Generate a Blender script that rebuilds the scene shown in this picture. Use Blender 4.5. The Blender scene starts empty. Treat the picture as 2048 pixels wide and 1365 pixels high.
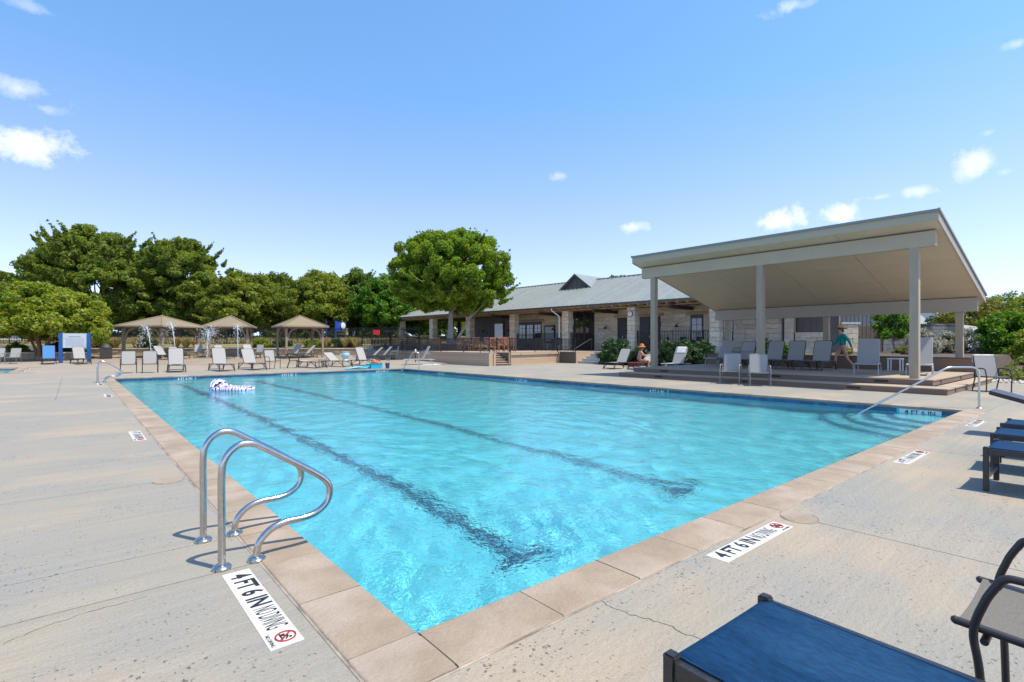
import bpy, bmesh, math, random
import numpy as np
from mathutils import Vector, Matrix, Euler
R = math.radians
S = bpy.context.scene
C = S.collection
rnd = random.Random(7)

# ------------------------------------------------------------------ camera, sky, sun, exposure
HC = 1.317                                     # camera height
cam = bpy.data.cameras.new('camera')
camo = bpy.data.objects.new('camera', cam)
C.objects.link(camo)
S.camera = camo
cam.sensor_width = 36.0
cam.lens = 1039 / 2048 * 36
cam.shift_y = 5.5 / 2048
cam.clip_start = 0.05
cam.clip_end = 3000
camo.location = (-1.196, -2.078, HC)
camo.rotation_euler = (R(90), 0, R(-40.234))

S.view_settings.view_transform = 'Standard'
S.view_settings.look = 'None'
S.view_settings.gamma = 1
S.view_settings.use_curve_mapping = False
S.view_settings.exposure = 0.52
S.cycles.use_denoising = True
S.cycles.max_bounces = 8
S.cycles.transparent_max_bounces = 24
S.cycles.sample_clamp_indirect = 6

SUN = Vector((0.15, -0.31, 0.72)).normalized()
sl = bpy.data.lights.new('sun', 'SUN')
sl.energy = 4.15
sl.angle = R(0.53)
sl.color = (1.0, 0.93, 0.78)
sl.cycles.is_caustics_light = True
so = bpy.data.objects.new('sun', sl)
C.objects.link(so)
so.location = (0, 0, 60)
so.rotation_euler = SUN.to_track_quat('Z', 'Y').to_euler()

V2 = (0.76341, 0.64591)                        # camera right  -> world
U2 = (-0.64591, 0.76341)                       # (pool length) -> camera frame
def cam2w(X, d):
    """camera-frame lateral/forward metres -> world x, y"""
    return (X * 0.76341 + d * 0.64591 - 1.196, -X * 0.64591 + d * 0.76341 - 2.078)
def at(px, d):
    return cam2w((px - 1024) / 1039 * d, d)
def gp(px, py, z=0.0):
    return at(px, 1039 * (HC - z) / (py - 688))
def depth(x, y):
    return (x + 1.196) * 0.64591 + (y + 2.078) * 0.76341

def make_world():
    w = bpy.data.worlds.new('World')
    S.world = w
    w.use_nodes = True
    nt = w.node_tree
    N, Lk = nt.nodes, nt.links
    def M(op, a, b=None, c=None, clamp=False):
        n = N.new('ShaderNodeMath'); n.operation = op; n.use_clamp = clamp
        for i, v in enumerate((a, b, c)):
            if v is None: continue
            if isinstance(v, (int, float)): n.inputs[i].default_value = v
            else: Lk.new(v, n.inputs[i])
        return n.outputs[0]
    sky = N.new('ShaderNodeTexSky')
    sky.sky_type = 'NISHITA'
    sky.sun_disc = False
    sky.sun_elevation = math.asin(SUN.z)
    sky.sun_rotation = math.atan2(SUN.x, SUN.y)
    sky.altitude = 200
    sky.air_density = 1.0
    sky.dust_density = 0.3
    sky.ozone_density = 1.6
    tc = N.new('ShaderNodeTexCoord')
    sep = N.new('ShaderNodeSeparateXYZ'); Lk.new(tc.outputs['Generated'], sep.inputs[0])
    zz = M('ADD', M('ABSOLUTE', sep.outputs[2]), 0.10)
    cmb = N.new('ShaderNodeCombineXYZ')
    Lk.new(sep.outputs[0], cmb.inputs[0]); Lk.new(sep.outputs[1], cmb.inputs[1]); Lk.new(zz, cmb.inputs[2])
    nrm = N.new('ShaderNodeVectorMath'); nrm.operation = 'NORMALIZE'; Lk.new(cmb.outputs[0], nrm.inputs[0])
    Lk.new(nrm.outputs[0], sky.inputs[0])
    hs = N.new('ShaderNodeHueSaturation')
    ms = N.new('ShaderNodeMapRange'); ms.inputs[1].default_value = .03; ms.inputs[2].default_value = .42; ms.inputs[3].default_value = .86; ms.inputs[4].default_value = 1.16
    Lk.new(sep.outputs[2], ms.inputs[0]); Lk.new(ms.outputs[0], hs.inputs['Saturation'])
    mh = N.new('ShaderNodeMapRange'); mh.inputs[1].default_value = .03; mh.inputs[2].default_value = .42; mh.inputs[3].default_value = .532; mh.inputs[4].default_value = .496
    Lk.new(sep.outputs[2], mh.inputs[0]); Lk.new(mh.outputs[0], hs.inputs['Hue'])
    hs.inputs['Value'].default_value = 1.4
    Lk.new(sky.outputs[0], hs.inputs['Color'])
    # clouds: each a soft cell around its own direction, frayed by noise
    noise = N.new('ShaderNodeTexNoise'); noise.inputs['Scale'].default_value = 15
    noise.inputs['Detail'].default_value = 9; noise.inputs['Roughness'].default_value = 0.66
    Lk.new(tc.outputs['Generated'], noise.inputs['Vector'])
    nz = M('MULTIPLY', M('SUBTRACT', noise.outputs[0], 0.5), 4.4)
    total = None
    clouds = [(75, 288, 88, 46, 1.0), (40, 180, 78, 30, .55), (90, 218, 40, 14, .4), (1555, 446, 56, 32, 1.1),
              (1690, 430, 56, 26, 1.0), (1762, 395, 36, 12, .5), (1842, 384, 40, 17, .6), (1958, 325, 40, 34, .65),
              (1263, 455, 38, 14, .7), (1118, 352, 36, 13, .4), (1600, 8, 110, 20, .5), (60, 14, 80, 16, .28),
              (2035, 88, 24, 10, .35), (1975, 266, 22, 10, .28), (2010, 345, 22, 12, .3)]
    for px, py, w_, h_, dn in clouds:
        d = Vector((*[a - b for a, b in zip(at(px, 1.0), cam2w(0, 0))], -(py - 688) / 1039)).normalized()
        r = d.cross(Vector((0, 0, 1))).normalized()
        u = r.cross(d).normalized()
        k = 1 / math.sqrt(1 + ((px - 1024) / 1039) ** 2 + ((py - 688) / 1039) ** 2)
        def dot(v, s):
            n = N.new('ShaderNodeVectorMath'); n.operation = 'DOT_PRODUCT'
            Lk.new(tc.outputs['Generated'], n.inputs[0]); n.inputs[1].default_value = v * s
            return n.outputs['Value']
        a = dot(r, 1039 / (w_ * .9 * k))
        b = dot(u, 1039 / (h_ * .9 * k))
        rr = M('SQRT', M('ADD', M('MULTIPLY', a, a), M('MULTIPLY', b, b)))
        front = M('GREATER_THAN', dot(d, 1.0), 0.5)
        m = M('MULTIPLY', M('ADD', M('SUBTRACT', 0.85, rr), nz), 1.1, clamp=True)
        m = M('MULTIPLY', M('MULTIPLY', M('SMOOTH_MIN', m, 1.0, 0.1), front), dn, clamp=True)
        total = m if total is None else M('MAXIMUM', total, m)
    mix = N.new('ShaderNodeMix'); mix.data_type = 'RGBA'
    Lk.new(total, mix.inputs[0]); Lk.new(hs.outputs[0], mix.inputs[6])
    mix.inputs[7].default_value = (5.6, 5.7, 5.9, 1)
    bg = N['Background']
    bg.inputs[1].default_value = 0.15
    Lk.new(mix.outputs[2], bg.inputs[0])
make_world()

# ------------------------------------------------------------------ materials
MATS = {}
def mat(name, c1, c2=None, scale=8.0, rough=0.7, bump=0.0, bscale=None, metal=0.0, stretch=(1, 1, 1), coord='Object',
        vary=0.0, spec=0.5, detail=6, pits=0.0, c3=None, s3=1.0, coat=0.0, grain=0.0, streak=0.0):
    """principled material: two colours mixed by noise, optional third large-scale blotch, bump, per-object variation"""
    m = bpy.data.materials.new(name); m.use_nodes = True
    N, Lk = m.node_tree.nodes, m.node_tree.links
    b = N['Principled BSDF']
    b.inputs['Roughness'].default_value = rough
    b.inputs['Metallic'].default_value = metal
    b.inputs['Specular IOR Level'].default_value = spec
    b.inputs['Coat Weight'].default_value = coat
    b.inputs['Base Color'].default_value = (*c1, 1)
    MATS[name] = m
    if c2 is None and not vary and not bump: return m
    if coord == 'World':
        g = N.new('ShaderNodeNewGeometry'); co = g.outputs['Position']
    else:
        g = N.new('ShaderNodeTexCoord'); co = g.outputs['Object']
    mp = N.new('ShaderNodeMapping'); mp.inputs['Scale'].default_value = stretch
    Lk.new(co, mp.inputs[0]); co2 = mp.outputs[0]
    oi = N.new('ShaderNodeObjectInfo')
    if coord != 'World':
        ad = N.new('ShaderNodeVectorMath'); ad.operation = 'ADD'
        cm = N.new('ShaderNodeMath'); cm.operation = 'MULTIPLY'; cm.inputs[1].default_value = 40
        Lk.new(oi.outputs['Random'], cm.inputs[0]); Lk.new(co2, ad.inputs[0]); Lk.new(cm.outputs[0], ad.inputs[1]); co2 = ad.outputs[0]
    nz = N.new('ShaderNodeTexNoise'); nz.inputs['Scale'].default_value = scale; nz.inputs['Detail'].default_value = detail
    nz.inputs['Roughness'].default_value = 0.62
    Lk.new(co2, nz.inputs['Vector'])
    col = None
    if c2 is not None:
        rp = N.new('ShaderNodeMapRange'); rp.inputs[1].default_value = 0.32; rp.inputs[2].default_value = 0.68
        Lk.new(nz.outputs[0], rp.inputs[0])
        mx = N.new('ShaderNodeMix'); mx.data_type = 'RGBA'
        mx.inputs[6].default_value = (*c1, 1); mx.inputs[7].default_value = (*c2, 1)
        Lk.new(rp.outputs[0], mx.inputs[0]); col = mx.outputs[2]
    if c3 is not None:
        n3 = N.new('ShaderNodeTexNoise'); n3.inputs['Scale'].default_value = s3; n3.inputs['Detail'].default_value = 5
        Lk.new(co2, n3.inputs['Vector'])
        r3 = N.new('ShaderNodeMapRange'); r3.inputs[1].default_value = 0.48; r3.inputs[2].default_value = 0.66
        Lk.new(n3.outputs[0], r3.inputs[0])
        m3 = N.new('ShaderNodeMix'); m3.data_type = 'RGBA'; m3.inputs[7].default_value = (*c3, 1)
        Lk.new(r3.outputs[0], m3.inputs[0]); Lk.new(col, m3.inputs[6]); col = m3.outputs[2]
    if pits:
        vo = N.new('ShaderNodeTexVoronoi'); vo.inputs['Scale'].default_value = 44
        nd = N.new('ShaderNodeTexNoise'); nd.inputs['Scale'].default_value = 70; Lk.new(co, nd.inputs['Vector'])
        vd = N.new('ShaderNodeVectorMath'); vd.operation = 'MULTIPLY_ADD'; vd.inputs[1].default_value = (.035, .035, .035)
        Lk.new(nd.outputs['Color'], vd.inputs[0]); Lk.new(co, vd.inputs[2]); Lk.new(vd.outputs[0], vo.inputs['Vector'])
        n4 = N.new('ShaderNodeTexNoise'); n4.inputs['Scale'].default_value = 1.3; n4.inputs['Detail'].default_value = 3
        Lk.new(co2, n4.inputs['Vector'])
        sp = N.new('ShaderNodeSeparateColor'); Lk.new(vo.outputs['Color'], sp.inputs[0])
        def mm(op, a, bb):
            n = N.new('ShaderNodeMath'); n.operation = op
            for i, v in enumerate((a, bb)):
                if isinstance(v, (int, float)): n.inputs[i].default_value = v
                else: Lk.new(v, n.inputs[i])
            return n.outputs[0]
        rad = mm('MULTIPLY', mm('SUBTRACT', mm('MULTIPLY', sp.outputs[0], n4.outputs[0]), 0.24), 1.05)
        pt = mm('LESS_THAN', vo.outputs['Distance'], rad)
        m4 = N.new('ShaderNodeMix'); m4.data_type = 'RGBA'; m4.inputs[7].default_value = (.10, .088, .072, 1)
        Lk.new(mm('MULTIPLY', pt, pits), m4.inputs[0]); Lk.new(col, m4.inputs[6]); col = m4.outputs[2]
    for amt, sc_, st_ in ((grain, 150, (1, 1, 1)), (streak, 7, (.12, 2.2, 1))):
        if not amt: continue
        m5 = N.new('ShaderNodeMapping'); m5.inputs['Scale'].default_value = st_; Lk.new(co2, m5.inputs[0])
        n5 = N.new('ShaderNodeTexNoise'); n5.inputs['Scale'].default_value = sc_; n5.inputs['Detail'].default_value = 4; Lk.new(m5.outputs[0], n5.inputs['Vector'])
        r5 = N.new('ShaderNodeMapRange'); r5.inputs[1].default_value = .3; r5.inputs[2].default_value = .7; r5.inputs[3].default_value = 1 - amt; r5.inputs[4].default_value = 1 + amt
        Lk.new(n5.outputs[0], r5.inputs[0])
        h5 = N.new('ShaderNodeHueSaturation'); Lk.new(r5.outputs[0], h5.inputs['Value']); Lk.new(col, h5.inputs['Color']); col = h5.outputs[0]
    if vary:
        hv = N.new('ShaderNodeHueSaturation')
        mr = N.new('ShaderNodeMapRange'); mr.inputs[3].default_value = 1 - vary; mr.inputs[4].default_value = 1 + vary
        Lk.new(oi.outputs['Random'], mr.inputs[0]); Lk.new(mr.outputs[0], hv.inputs['Value'])
        if col is None: hv.inputs['Color'].default_value = (*c1, 1)
        else: Lk.new(col, hv.inputs['Color'])
        col = hv.outputs[0]
    if col is not None: Lk.new(col, b.inputs['Base Color'])
    if bump:
        nb = N.new('ShaderNodeTexNoise'); nb.inputs['Scale'].default_value = bscale or scale * 3; nb.inputs['Detail'].default_value = 6
        Lk.new(co2, nb.inputs['Vector'])
        bp = N.new('ShaderNodeBump'); bp.inputs['Strength'].default_value = bump; bp.inputs['Distance'].default_value = 0.02
        Lk.new(nb.outputs[0], bp.inputs['Height']); Lk.new(bp.outputs[0], b.inputs['Normal'])
    return m

def leaf_mat(name, ca, cb, cc, trans=0.35):
    m = bpy.data.materials.new(name); m.use_nodes = True
    N, Lk = m.node_tree.nodes, m.node_tree.links
    out = N['Material Output']; b = N['Principled BSDF']
    g = N.new('ShaderNodeNewGeometry')
    rp = N.new('ShaderNodeValToRGB')
    e = rp.color_ramp.elements
    e[0].position = 0.0; e[0].color = (*ca, 1); e[1].position = 1.0; e[1].color = (*cc, 1)
    k = e.new(0.55); k.color = (*cb, 1)
    nz = N.new('ShaderNodeTexNoise'); nz.inputs['Scale'].default_value = 0.55; nz.inputs['Detail'].default_value = 3
    Lk.new(g.outputs['Position'], nz.inputs['Vector'])
    mx = N.new('ShaderNodeMath'); mx.operation = 'MULTIPLY_ADD'; mx.inputs[1].default_value = 0.55
    a2 = N.new('ShaderNodeMath'); a2.operation = 'MULTIPLY_ADD'; a2.inputs[1].default_value = 1.1; a2.inputs[2].default_value = -0.33
    Lk.new(nz.outputs[0], a2.inputs[0])
    Lk.new(g.outputs['Random Per Island'], mx.inputs[0]); Lk.new(a2.outputs[0], mx.inputs[2])
    Lk.new(mx.outputs[0], rp.inputs[0])
    Lk.new(rp.outputs[0], b.inputs['Base Color'])
    b.inputs['Roughness'].default_value = 0.55
    b.inputs['Specular IOR Level'].default_value = 0.35
    tr = N.new('ShaderNodeBsdfTranslucent')
    hv = N.new('ShaderNodeHueSaturation'); hv.inputs['Hue'].default_value = 0.485; hv.inputs['Saturation'].default_value = 1.1; hv.inputs['Value'].default_value = 1.4
    Lk.new(rp.outputs[0], hv.inputs['Color']); Lk.new(hv.outputs[0], tr.inputs['Color'])
    ms = N.new('ShaderNodeMixShader'); ms.inputs[0].default_value = trans
    Lk.new(b.outputs[0], ms.inputs[1]); Lk.new(tr.outputs[0], ms.inputs[2]); Lk.new(ms.outputs[0], out.inputs['Surface'])
    MATS[name] = m
    return m

# ------------------------------------------------------------------ mesh building
class MB:
    def __init__(s): s.v = []; s.f = []
    def add(s, vs, fs):
        o = len(s.v); s.v += [tuple(p) for p in vs]; s.f += [tuple(i + o for i in q) for q in fs]; return s
    def box(s, x0, x1, y0, y1, z0, z1):
        return s.add([(x, y, z) for x in (x0, x1) for y in (y0, y1) for z in (z0, z1)],
                     [(0, 1, 3, 2), (4, 6, 7, 5), (0, 4, 5, 1), (2, 3, 7, 6), (0, 2, 6, 4), (1, 5, 7, 3)])
    def beam(s, a, b, w, h, up=(0, 0, 1)):
        a, b = Vector(a), Vector(b); d = (b - a).normalized(); up = Vector(up)
        if abs(d.dot(up)) > .99: up = Vector((0, 1, 0))
        r = d.cross(up).normalized(); u = r.cross(d)
        vs = [p + r * (w / 2 * i) + u * (h / 2 * j) for p in (a, b) for i, j in ((-1, -1), (1, -1), (1, 1), (-1, 1))]
        return s.add(vs, [(0, 1, 2, 3), (7, 6, 5, 4), (0, 4, 5, 1), (1, 5, 6, 2), (2, 6, 7, 3), (3, 7, 4, 0)])
    def prism(s, poly, z0, z1):
        n = len(poly)
        return s.add([(x, y, z0) for x, y in poly] + [(x, y, z1) for x, y in poly],
                     [tuple(range(n - 1, -1, -1)), tuple(range(n, 2 * n))] + [(i, (i + 1) % n, n + (i + 1) % n, n + i) for i in range(n)])
    def poly(s, pts): return s.add(pts, [tuple(range(len(pts)))])
    def slab(s, pts, t):
        """quad/ngon in space given thickness t downwards along its normal"""
        pts = [Vector(p) for p in pts]; n = (pts[1] - pts[0]).cross(pts[2] - pts[0]).normalized(); k = len(pts)
        return s.add(pts + [p - n * t for p in pts], [tuple(range(k)), tuple(range(2 * k - 1, k - 1, -1))] + [(i, k + i, k + (i + 1) % k, (i + 1) % k) for i in range(k)])
    def tube(s, pts, r, n=8, caps=True, closed=False):
        pts = [Vector(p) for p in pts]; m = len(pts)
        rs = r if isinstance(r, (list, tuple)) else [r] * m
        T = []
        for i in range(m):
            a = pts[i - 1] if (i or closed) else pts[i]; b = pts[(i + 1) % m] if (i < m - 1 or closed) else pts[i]
            T.append((b - a).normalized())
        ref = Vector((0, 0, 1)) if abs(T[0].z) < .9 else Vector((1, 0, 0))
        nrm = (ref - T[0] * ref.dot(T[0])).normalized()
        vs = []
        for i in range(m):
            nrm = (nrm - T[i] * nrm.dot(T[i]))
            nrm = nrm.normalized() if nrm.length > 1e-6 else T[i].orthogonal().normalized()
            bi = T[i].cross(nrm)
            vs += [pts[i] + (nrm * math.cos(2 * math.pi * k / n) + bi * math.sin(2 * math.pi * k / n)) * rs[i] for k in range(n)]
        fs = []
        for i in range(m if closed else m - 1):
            j = (i + 1) % m
            fs += [(i * n + k, i * n + (k + 1) % n, j * n + (k + 1) % n, j * n + k) for k in range(n)]
        if caps and not closed: fs += [tuple(range(n - 1, -1, -1)), tuple(range((m - 1) * n, m * n))]
        return s.add(vs, fs)
    def lathe(s, prof, cx=0, cy=0, n=20, z0=0, axis=None):
        vs = []; m = len(prof)
        for r, z in prof:
            vs += [(cx + r * math.cos(2 * math.pi * k / n), cy + r * math.sin(2 * math.pi * k / n), z + z0) for k in range(n)]
        fs = [(i * n + k, i * n + (k + 1) % n, (i + 1) * n + (k + 1) % n, (i + 1) * n + k) for i in range(m - 1) for k in range(n)]
        fs += [tuple(range(n - 1, -1, -1)), tuple(range((m - 1) * n, m * n))]
        return s.add(vs, fs)
    def ball(s, c, r, sc=(1, 1, 1), n=10, m=7):
        pr = [(max(1e-4, math.sin(math.pi * i / m)) * r, -math.cos(math.pi * i / m) * r) for i in range(m + 1)]
        o = len(s.v); s.lathe(pr, n=n)
        s.v[o:] = [(c[0] + x * sc[0], c[1] + y * sc[1], c[2] + z * sc[2]) for x, y, z in s.v[o:]]
        return s
    def xf(s, M, o=0):
        s.v[o:] = [tuple(M @ Vector(p)) for p in s.v[o:]]; return s
    def mesh(s, name, m=None, smooth=False):
        me = bpy.data.meshes.new(name); me.from_pydata(s.v, [], s.f)
        if m: me.materials.append(MATS[m] if isinstance(m, str) else m)
        if smooth: me.shade_auto_smooth(R(40)) if hasattr(me, 'shade_auto_smooth') else me.shade_smooth()
        return me
    def build(s, name, m, parent=None, smooth=False, loc=None):
        me = s.mesh(name, m)
        if smooth:
            me.shade_smooth()
            me.set_sharp_from_angle(angle=R(42))
        return put(name, me, parent, loc)

def put(name, me, parent=None, loc=None, scale=None, rot=None):
    o = bpy.data.objects.new(name, me); C.objects.link(o)
    if parent: o.parent = parent
    if loc is not None: o.location = loc
    if scale is not None: o.scale = scale
    if rot is not None: o.rotation_euler = rot
    return o

def thing(name, label, cat, loc=(0, 0, 0), rz=0.0, group=None):
    o = bpy.data.objects.new(name, None); C.objects.link(o)
    o.empty_display_size = 0.2
    o.location = loc if len(loc) == 3 else (*loc, 0); o.rotation_euler = (0, 0, rz)
    return tag(o, label, cat, group)
def tag(o, label=None, cat=None, group=None, kind=None):
    if label: o['label'] = label
    if cat: o['category'] = cat
    if group: o['group'] = group
    if kind: o['kind'] = kind
    return o
def struct(o): o['kind'] = 'structure'; return o
def setting(name, loc=(0, 0, 0)):
    o = bpy.data.objects.new(name, None); C.objects.link(o); o.location = loc; o['kind'] = 'structure'; return o
def dup(root, loc, rz=None, label=None, group=None):
    def cp(o, par):
        c = o.copy(); C.objects.link(c)
        if par: c.parent = par
        for ch in kids.get(o, ()): cp(ch, c)
        return c
    kids = {}
    for ch in root.children_recursive: kids.setdefault(ch.parent, []).append(ch)
    r = cp(root, None)
    r.location = loc if len(loc) == 3 else (*loc, 0)
    if rz is not None: r.rotation_euler = (0, 0, rz)
    if label: r['label'] = label
    if group: r['group'] = group
    return r
def child(root, name):
    return [c for c in root.children if c.name.split('.')[0] == name]

def fillet(pts, r, n=5):
    pts = [Vector(p) for p in pts]; out = [pts[0]]
    rs = r if isinstance(r, (list, tuple)) else [r] * len(pts)
    for i in range(1, len(pts) - 1):
        a, p, b = pts[i - 1], pts[i], pts[i + 1]
        k = min(rs[i], (a - p).length * .49, (b - p).length * .49)
        s, e = p + (a - p).normalized() * k, p + (b - p).normalized() * k
        for j in range(n + 1):
            t = j / n; out.append(s * (1 - t) ** 2 + p * 2 * t * (1 - t) + e * t * t)
    return out + [pts[-1]]
def smooth_path(pts, n=6):
    """Catmull-Rom through points"""
    P = [Vector(p) for p in pts]; P = [P[0] * 2 - P[1]] + P + [P[-1] * 2 - P[-2]]; out = []
    for i in range(1, len(P) - 2):
        for j in range(n):
            t = j / n; a, b, c, d = P[i - 1:i + 3]
            out.append(.5 * ((2 * b) + (c - a) * t + (2 * a - 5 * b + 4 * c - d) * t * t + (3 * b - a - 3 * c + d) * t ** 3))
    return out + [P[-2]]

def text_mesh(body, size, m, xs=1.0, ext=0.0006, align='LEFT', bold=.012):
    cu = bpy.data.curves.new('lettering', 'FONT'); cu.body = body; cu.size = size; cu.extrude = ext
    cu.align_x = align; cu.align_y = 'CENTER'; cu.resolution_u = 3
    cu.offset = size * bold
    o = bpy.data.objects.new('lettering', cu); C.objects.link(o)
    bpy.context.view_layer.update()
    me = bpy.data.meshes.new_from_object(o.evaluated_get(bpy.context.evaluated_depsgraph_get()))
    bpy.data.objects.remove(o)
    for v in me.vertices: v.co.x *= xs
    me.materials.clear(); me.materials.append(MATS[m])
    return me
def np_mesh(name, vs, fs, m, smooth=False):
    """vs (N,3), fs (M,k) arrays -> mesh, fast"""
    me = bpy.data.meshes.new(name)
    nf, k = fs.shape
    me.vertices.add(len(vs)); me.vertices.foreach_set('co', vs.astype(np.float32).ravel())
    me.loops.add(nf * k); me.loops.foreach_set('vertex_index', fs.astype(np.int32).ravel())
    me.polygons.add(nf)
    me.polygons.foreach_set('loop_start', np.arange(0, nf * k, k, dtype=np.int32))
    me.polygons.foreach_set('loop_total', np.full(nf, k, dtype=np.int32))
    if smooth: me.polygons.foreach_set('use_smooth', np.ones(nf, dtype=bool))
    me.update(calc_edges=True)
    if m: me.materials.append(MATS[m])
    return me

# palette (base colours)
mat('concrete', (.29, .252, .195), (.236, .228, .205), 1.25, .85, .4, 40, stretch=(.6, 1, 1), coord='World', pits=.9, c3=(.335, .272, .20), s3=.85, grain=.14, streak=.05)
mat('apron_concrete', (.31, .25, .186), (.265, .23, .185), 1.6, .88, .2, 20, coord='World', c3=(.335, .262, .188), s3=.3)
mat('splash_concrete', (.29, .215, .145), (.24, .18, .12), 1.2, .8, .2, 20, coord='World', c3=(.31, .24, .165), s3=.4)
mat('joint', (.10, .09, .08), rough=.9)
mat('grout', (.36, .29, .23), (.26, .21, .165), 6, .85)
mat('joint_filler', (.46, .38, .31), (.16, .13, .10), 5, .8)
mat('sandstone', (.325, .25, .178), (.262, .194, .134), 4.5, .82, .35, 45, vary=.09, c3=(.36, .285, .22), s3=2.2, grain=.10)
mat('plaster', (.10, .505, .57), (.118, .535, .595), .7, .6, coord='World')
mat('lane_tile', (.008, .045, .09), rough=.5)
mat('water_tile', (.012, .06, .15), (.02, .085, .20), 3, .2, vary=.35)
mat('white_tile', (.72, .72, .70), rough=.3)
mat('sign_white', (.62, .60, .56), (.53, .51, .47), 14, .6)
mat('black_print', (.012, .012, .016), rough=.6)
mat('red_print', (.34, .02, .03), rough=.6)
mat('steel', (.56, .55, .53), (.46, .45, .43), 30, .22, metal=1.0)
mat('dark_frame', (.035, .028, .024), (.05, .042, .036), 30, .45, vary=.1)
mat('black_frame', (.014, .013, .014), (.03, .028, .028), 60, .35, .15, 160, coat=.2)
mat('brown_frame', (.03, .024, .022), rough=.4)
mat('silver_frame', (.36, .36, .35), rough=.5, metal=.0)
mat('grey_frame', (.20, .19, .175), rough=.45)
mat('sling_white', (.37, .35, .32), (.32, .30, .28), 90, .85, .2, 300, vary=.07)
mat('sling_grey', (.34, .325, .30), (.29, .277, .255), 90, .85, .2, 300, vary=.07)
mat('sling_beige', (.175, .155, .135), (.12, .105, .09), 160, .85, .3, 300)
mat('sling_blue', (.003, .025, .07), (.007, .042, .105), 26, .75, spec=.12, bump= .1, bscale=260, stretch=(1, .22, 1), c3=(.012, .05, .115), s3=5, grain=.25)
mat('sling_blue_far', (.055, .19, .42), (.045, .16, .37), 60, .8, vary=.1)
mat('taupe_wood', (.30, .225, .155), (.25, .185, .125), 5, .8, .15, stretch=(3, 3, .4), vary=.05)
mat('gazebo_roof', (.235, .185, .115), (.20, .155, .098), 9, .85, .2, vary=.05)
mat('blue_paint', (.010, .08, .28), rough=.4)
mat('board_face', (.52, .55, .58), (.45, .49, .53), 4, .4)
mat('grey_print', (.24, .27, .31), rough=.7)
mat('composite', (.225, .15, .10), (.185, .12, .08), 3, .75, .15, 60, stretch=(1, .2, 4), vary=.07)
mat('composite_light', (.50, .355, .235), (.44, .31, .20), 3, .75, .15, 60, stretch=(1, .2, 4), vary=.06)
mat('composite_dark', (.155, .105, .075), (.125, .085, .06), 3, .75, .15, 60, vary=.06)
mat('composite_deck', (.42, .325, .24), (.36, .275, .20), 3, .8, .15, 60, vary=.08)
mat('limestone', (.70, .58, .41), (.58, .47, .33), 3.2, .9, .5, 14, vary=.13, c3=(.74, .65, .50), s3=2)
mat('mortar', (.50, .43, .33), (.44, .38, .29), 10, .95, .3)
mat('rubble', (.42, .34, .235), (.34, .265, .17), 3, .9, .5, 12, vary=.2)
mat('weathered', (.17, .16, .145), (.035, .035, .036), 1.7, .95, .5, 9, stretch=(1, 1, .8), coord='World', c3=(.26, .24, .21), s3=.8)  # weathering stains, with the wall's shade painted into the dark tones
mat('pale_stone', (.62, .60, .56), (.50, .48, .44), 2.5, .9, .4, 10, coord='World')
mat('grey_stone', (.36, .37, .36), (.29, .30, .29), 2, .9, .4, 12, vary=.12)
mat('metal_roof', (.36, .37, .335), (.32, .33, .30), 1.2, .38, metal=.35, vary=.05, spec=.5)
mat('roof_under', (.48, .36, .23), rough=.8)
mat('roof_trim', (.23, .225, .19), rough=.7)
mat('gutter', (.075, .075, .07), rough=.5)
mat('timber', (.50, .345, .21), (.40, .265, .155), 4, .8, .2, stretch=(1, .15, 3), vary=.1)
mat('dark_timber', (.085, .052, .034), (.06, .038, .025), 4, .8, .2)
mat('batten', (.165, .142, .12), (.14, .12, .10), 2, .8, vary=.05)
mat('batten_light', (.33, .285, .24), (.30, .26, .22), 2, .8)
mat('dark_door', (.018, .015, .014), rough=.35)
mat('iron', (.012, .013, .015), rough=.45)
mat('iron_green', (.016, .04, .045), rough=.5)
mat('pav_paint', (.36, .31, .24), (.335, .29, .225), 2, .62, vary=.03)
mat('pav_grey', (.44, .375, .275), (.41, .35, .255), 1.6, .85, vary=.03, spec=.15)
mat('pav_fascia', (.44, .37, .265), (.41, .345, .25), 1.6, .85, vary=.03, spec=.12)
mat('pav_soffit', (.58, .48, .34), (.535, .445, .315), 1.0, .42)
mat('pav_post', (.37, .30, .21), (.31, .25, .175), 6, .75, .15, stretch=(3, 3, .3), vary=.05)
mat('teak', (.40, .185, .09), (.33, .145, .065), 8, .6, vary=.12)
mat('white_paint', (.78, .77, .74), rough=.5)
mat('bark', (.22, .18, .145), (.11, .09, .07), 7, .95, .8, 20, stretch=(3, 3, .5))
mat('pale_bark', (.40, .36, .31), (.22, .19, .16), 6, .95, .6, 18, stretch=(3, 3, .5))
mat('red_bark', (.30, .17, .10), (.22, .12, .07), 6, .8, .4)
mat('soil', (.11, .08, .055), (.07, .05, .035), 6, .95, .5)
mat('lawn', (.12, .13, .04), (.23, .185, .085), 1.1, .95, .5, 30, coord='World', c3=(.13, .13, .045), s3=.22)
mat('asphalt', (.36, .36, .365), (.30, .30, .31), 2, .9)
mat('pebble', (.58, .56, .53), (.42, .40, .37), 12, .9)
mat('skin', (.55, .30, .20), (.50, .27, .18), 10, .5)
mat('hair', (.09, .05, .03), rough=.6)
mat('straw', (.55, .36, .16), (.46, .29, .12), 40, .8, .3)
mat('orange_straw', (.60, .22, .07), (.5, .17, .05), 40, .8, .3)
mat('teal_cloth', (.0, .27, .25), (.0, .22, .21), 12, .8)
mat('rose_cloth', (.50, .20, .13), (.44, .16, .1), 20, .8)
mat('brown_cloth', (.14, .065, .05), rough=.8)
mat('towel_white', (.76, .75, .74), (.68, .67, .66), 60, .95, .4)
mat('towel_red', (.24, .012, .016), (.045, .02, .04), 5, .95, .4)
mat('cyan_plastic', (.02, .42, .60), rough=.35)
mat('teal_plastic', (.02, .32, .32), rough=.35)
mat('navy_plastic', (.02, .06, .14), rough=.4)
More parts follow.
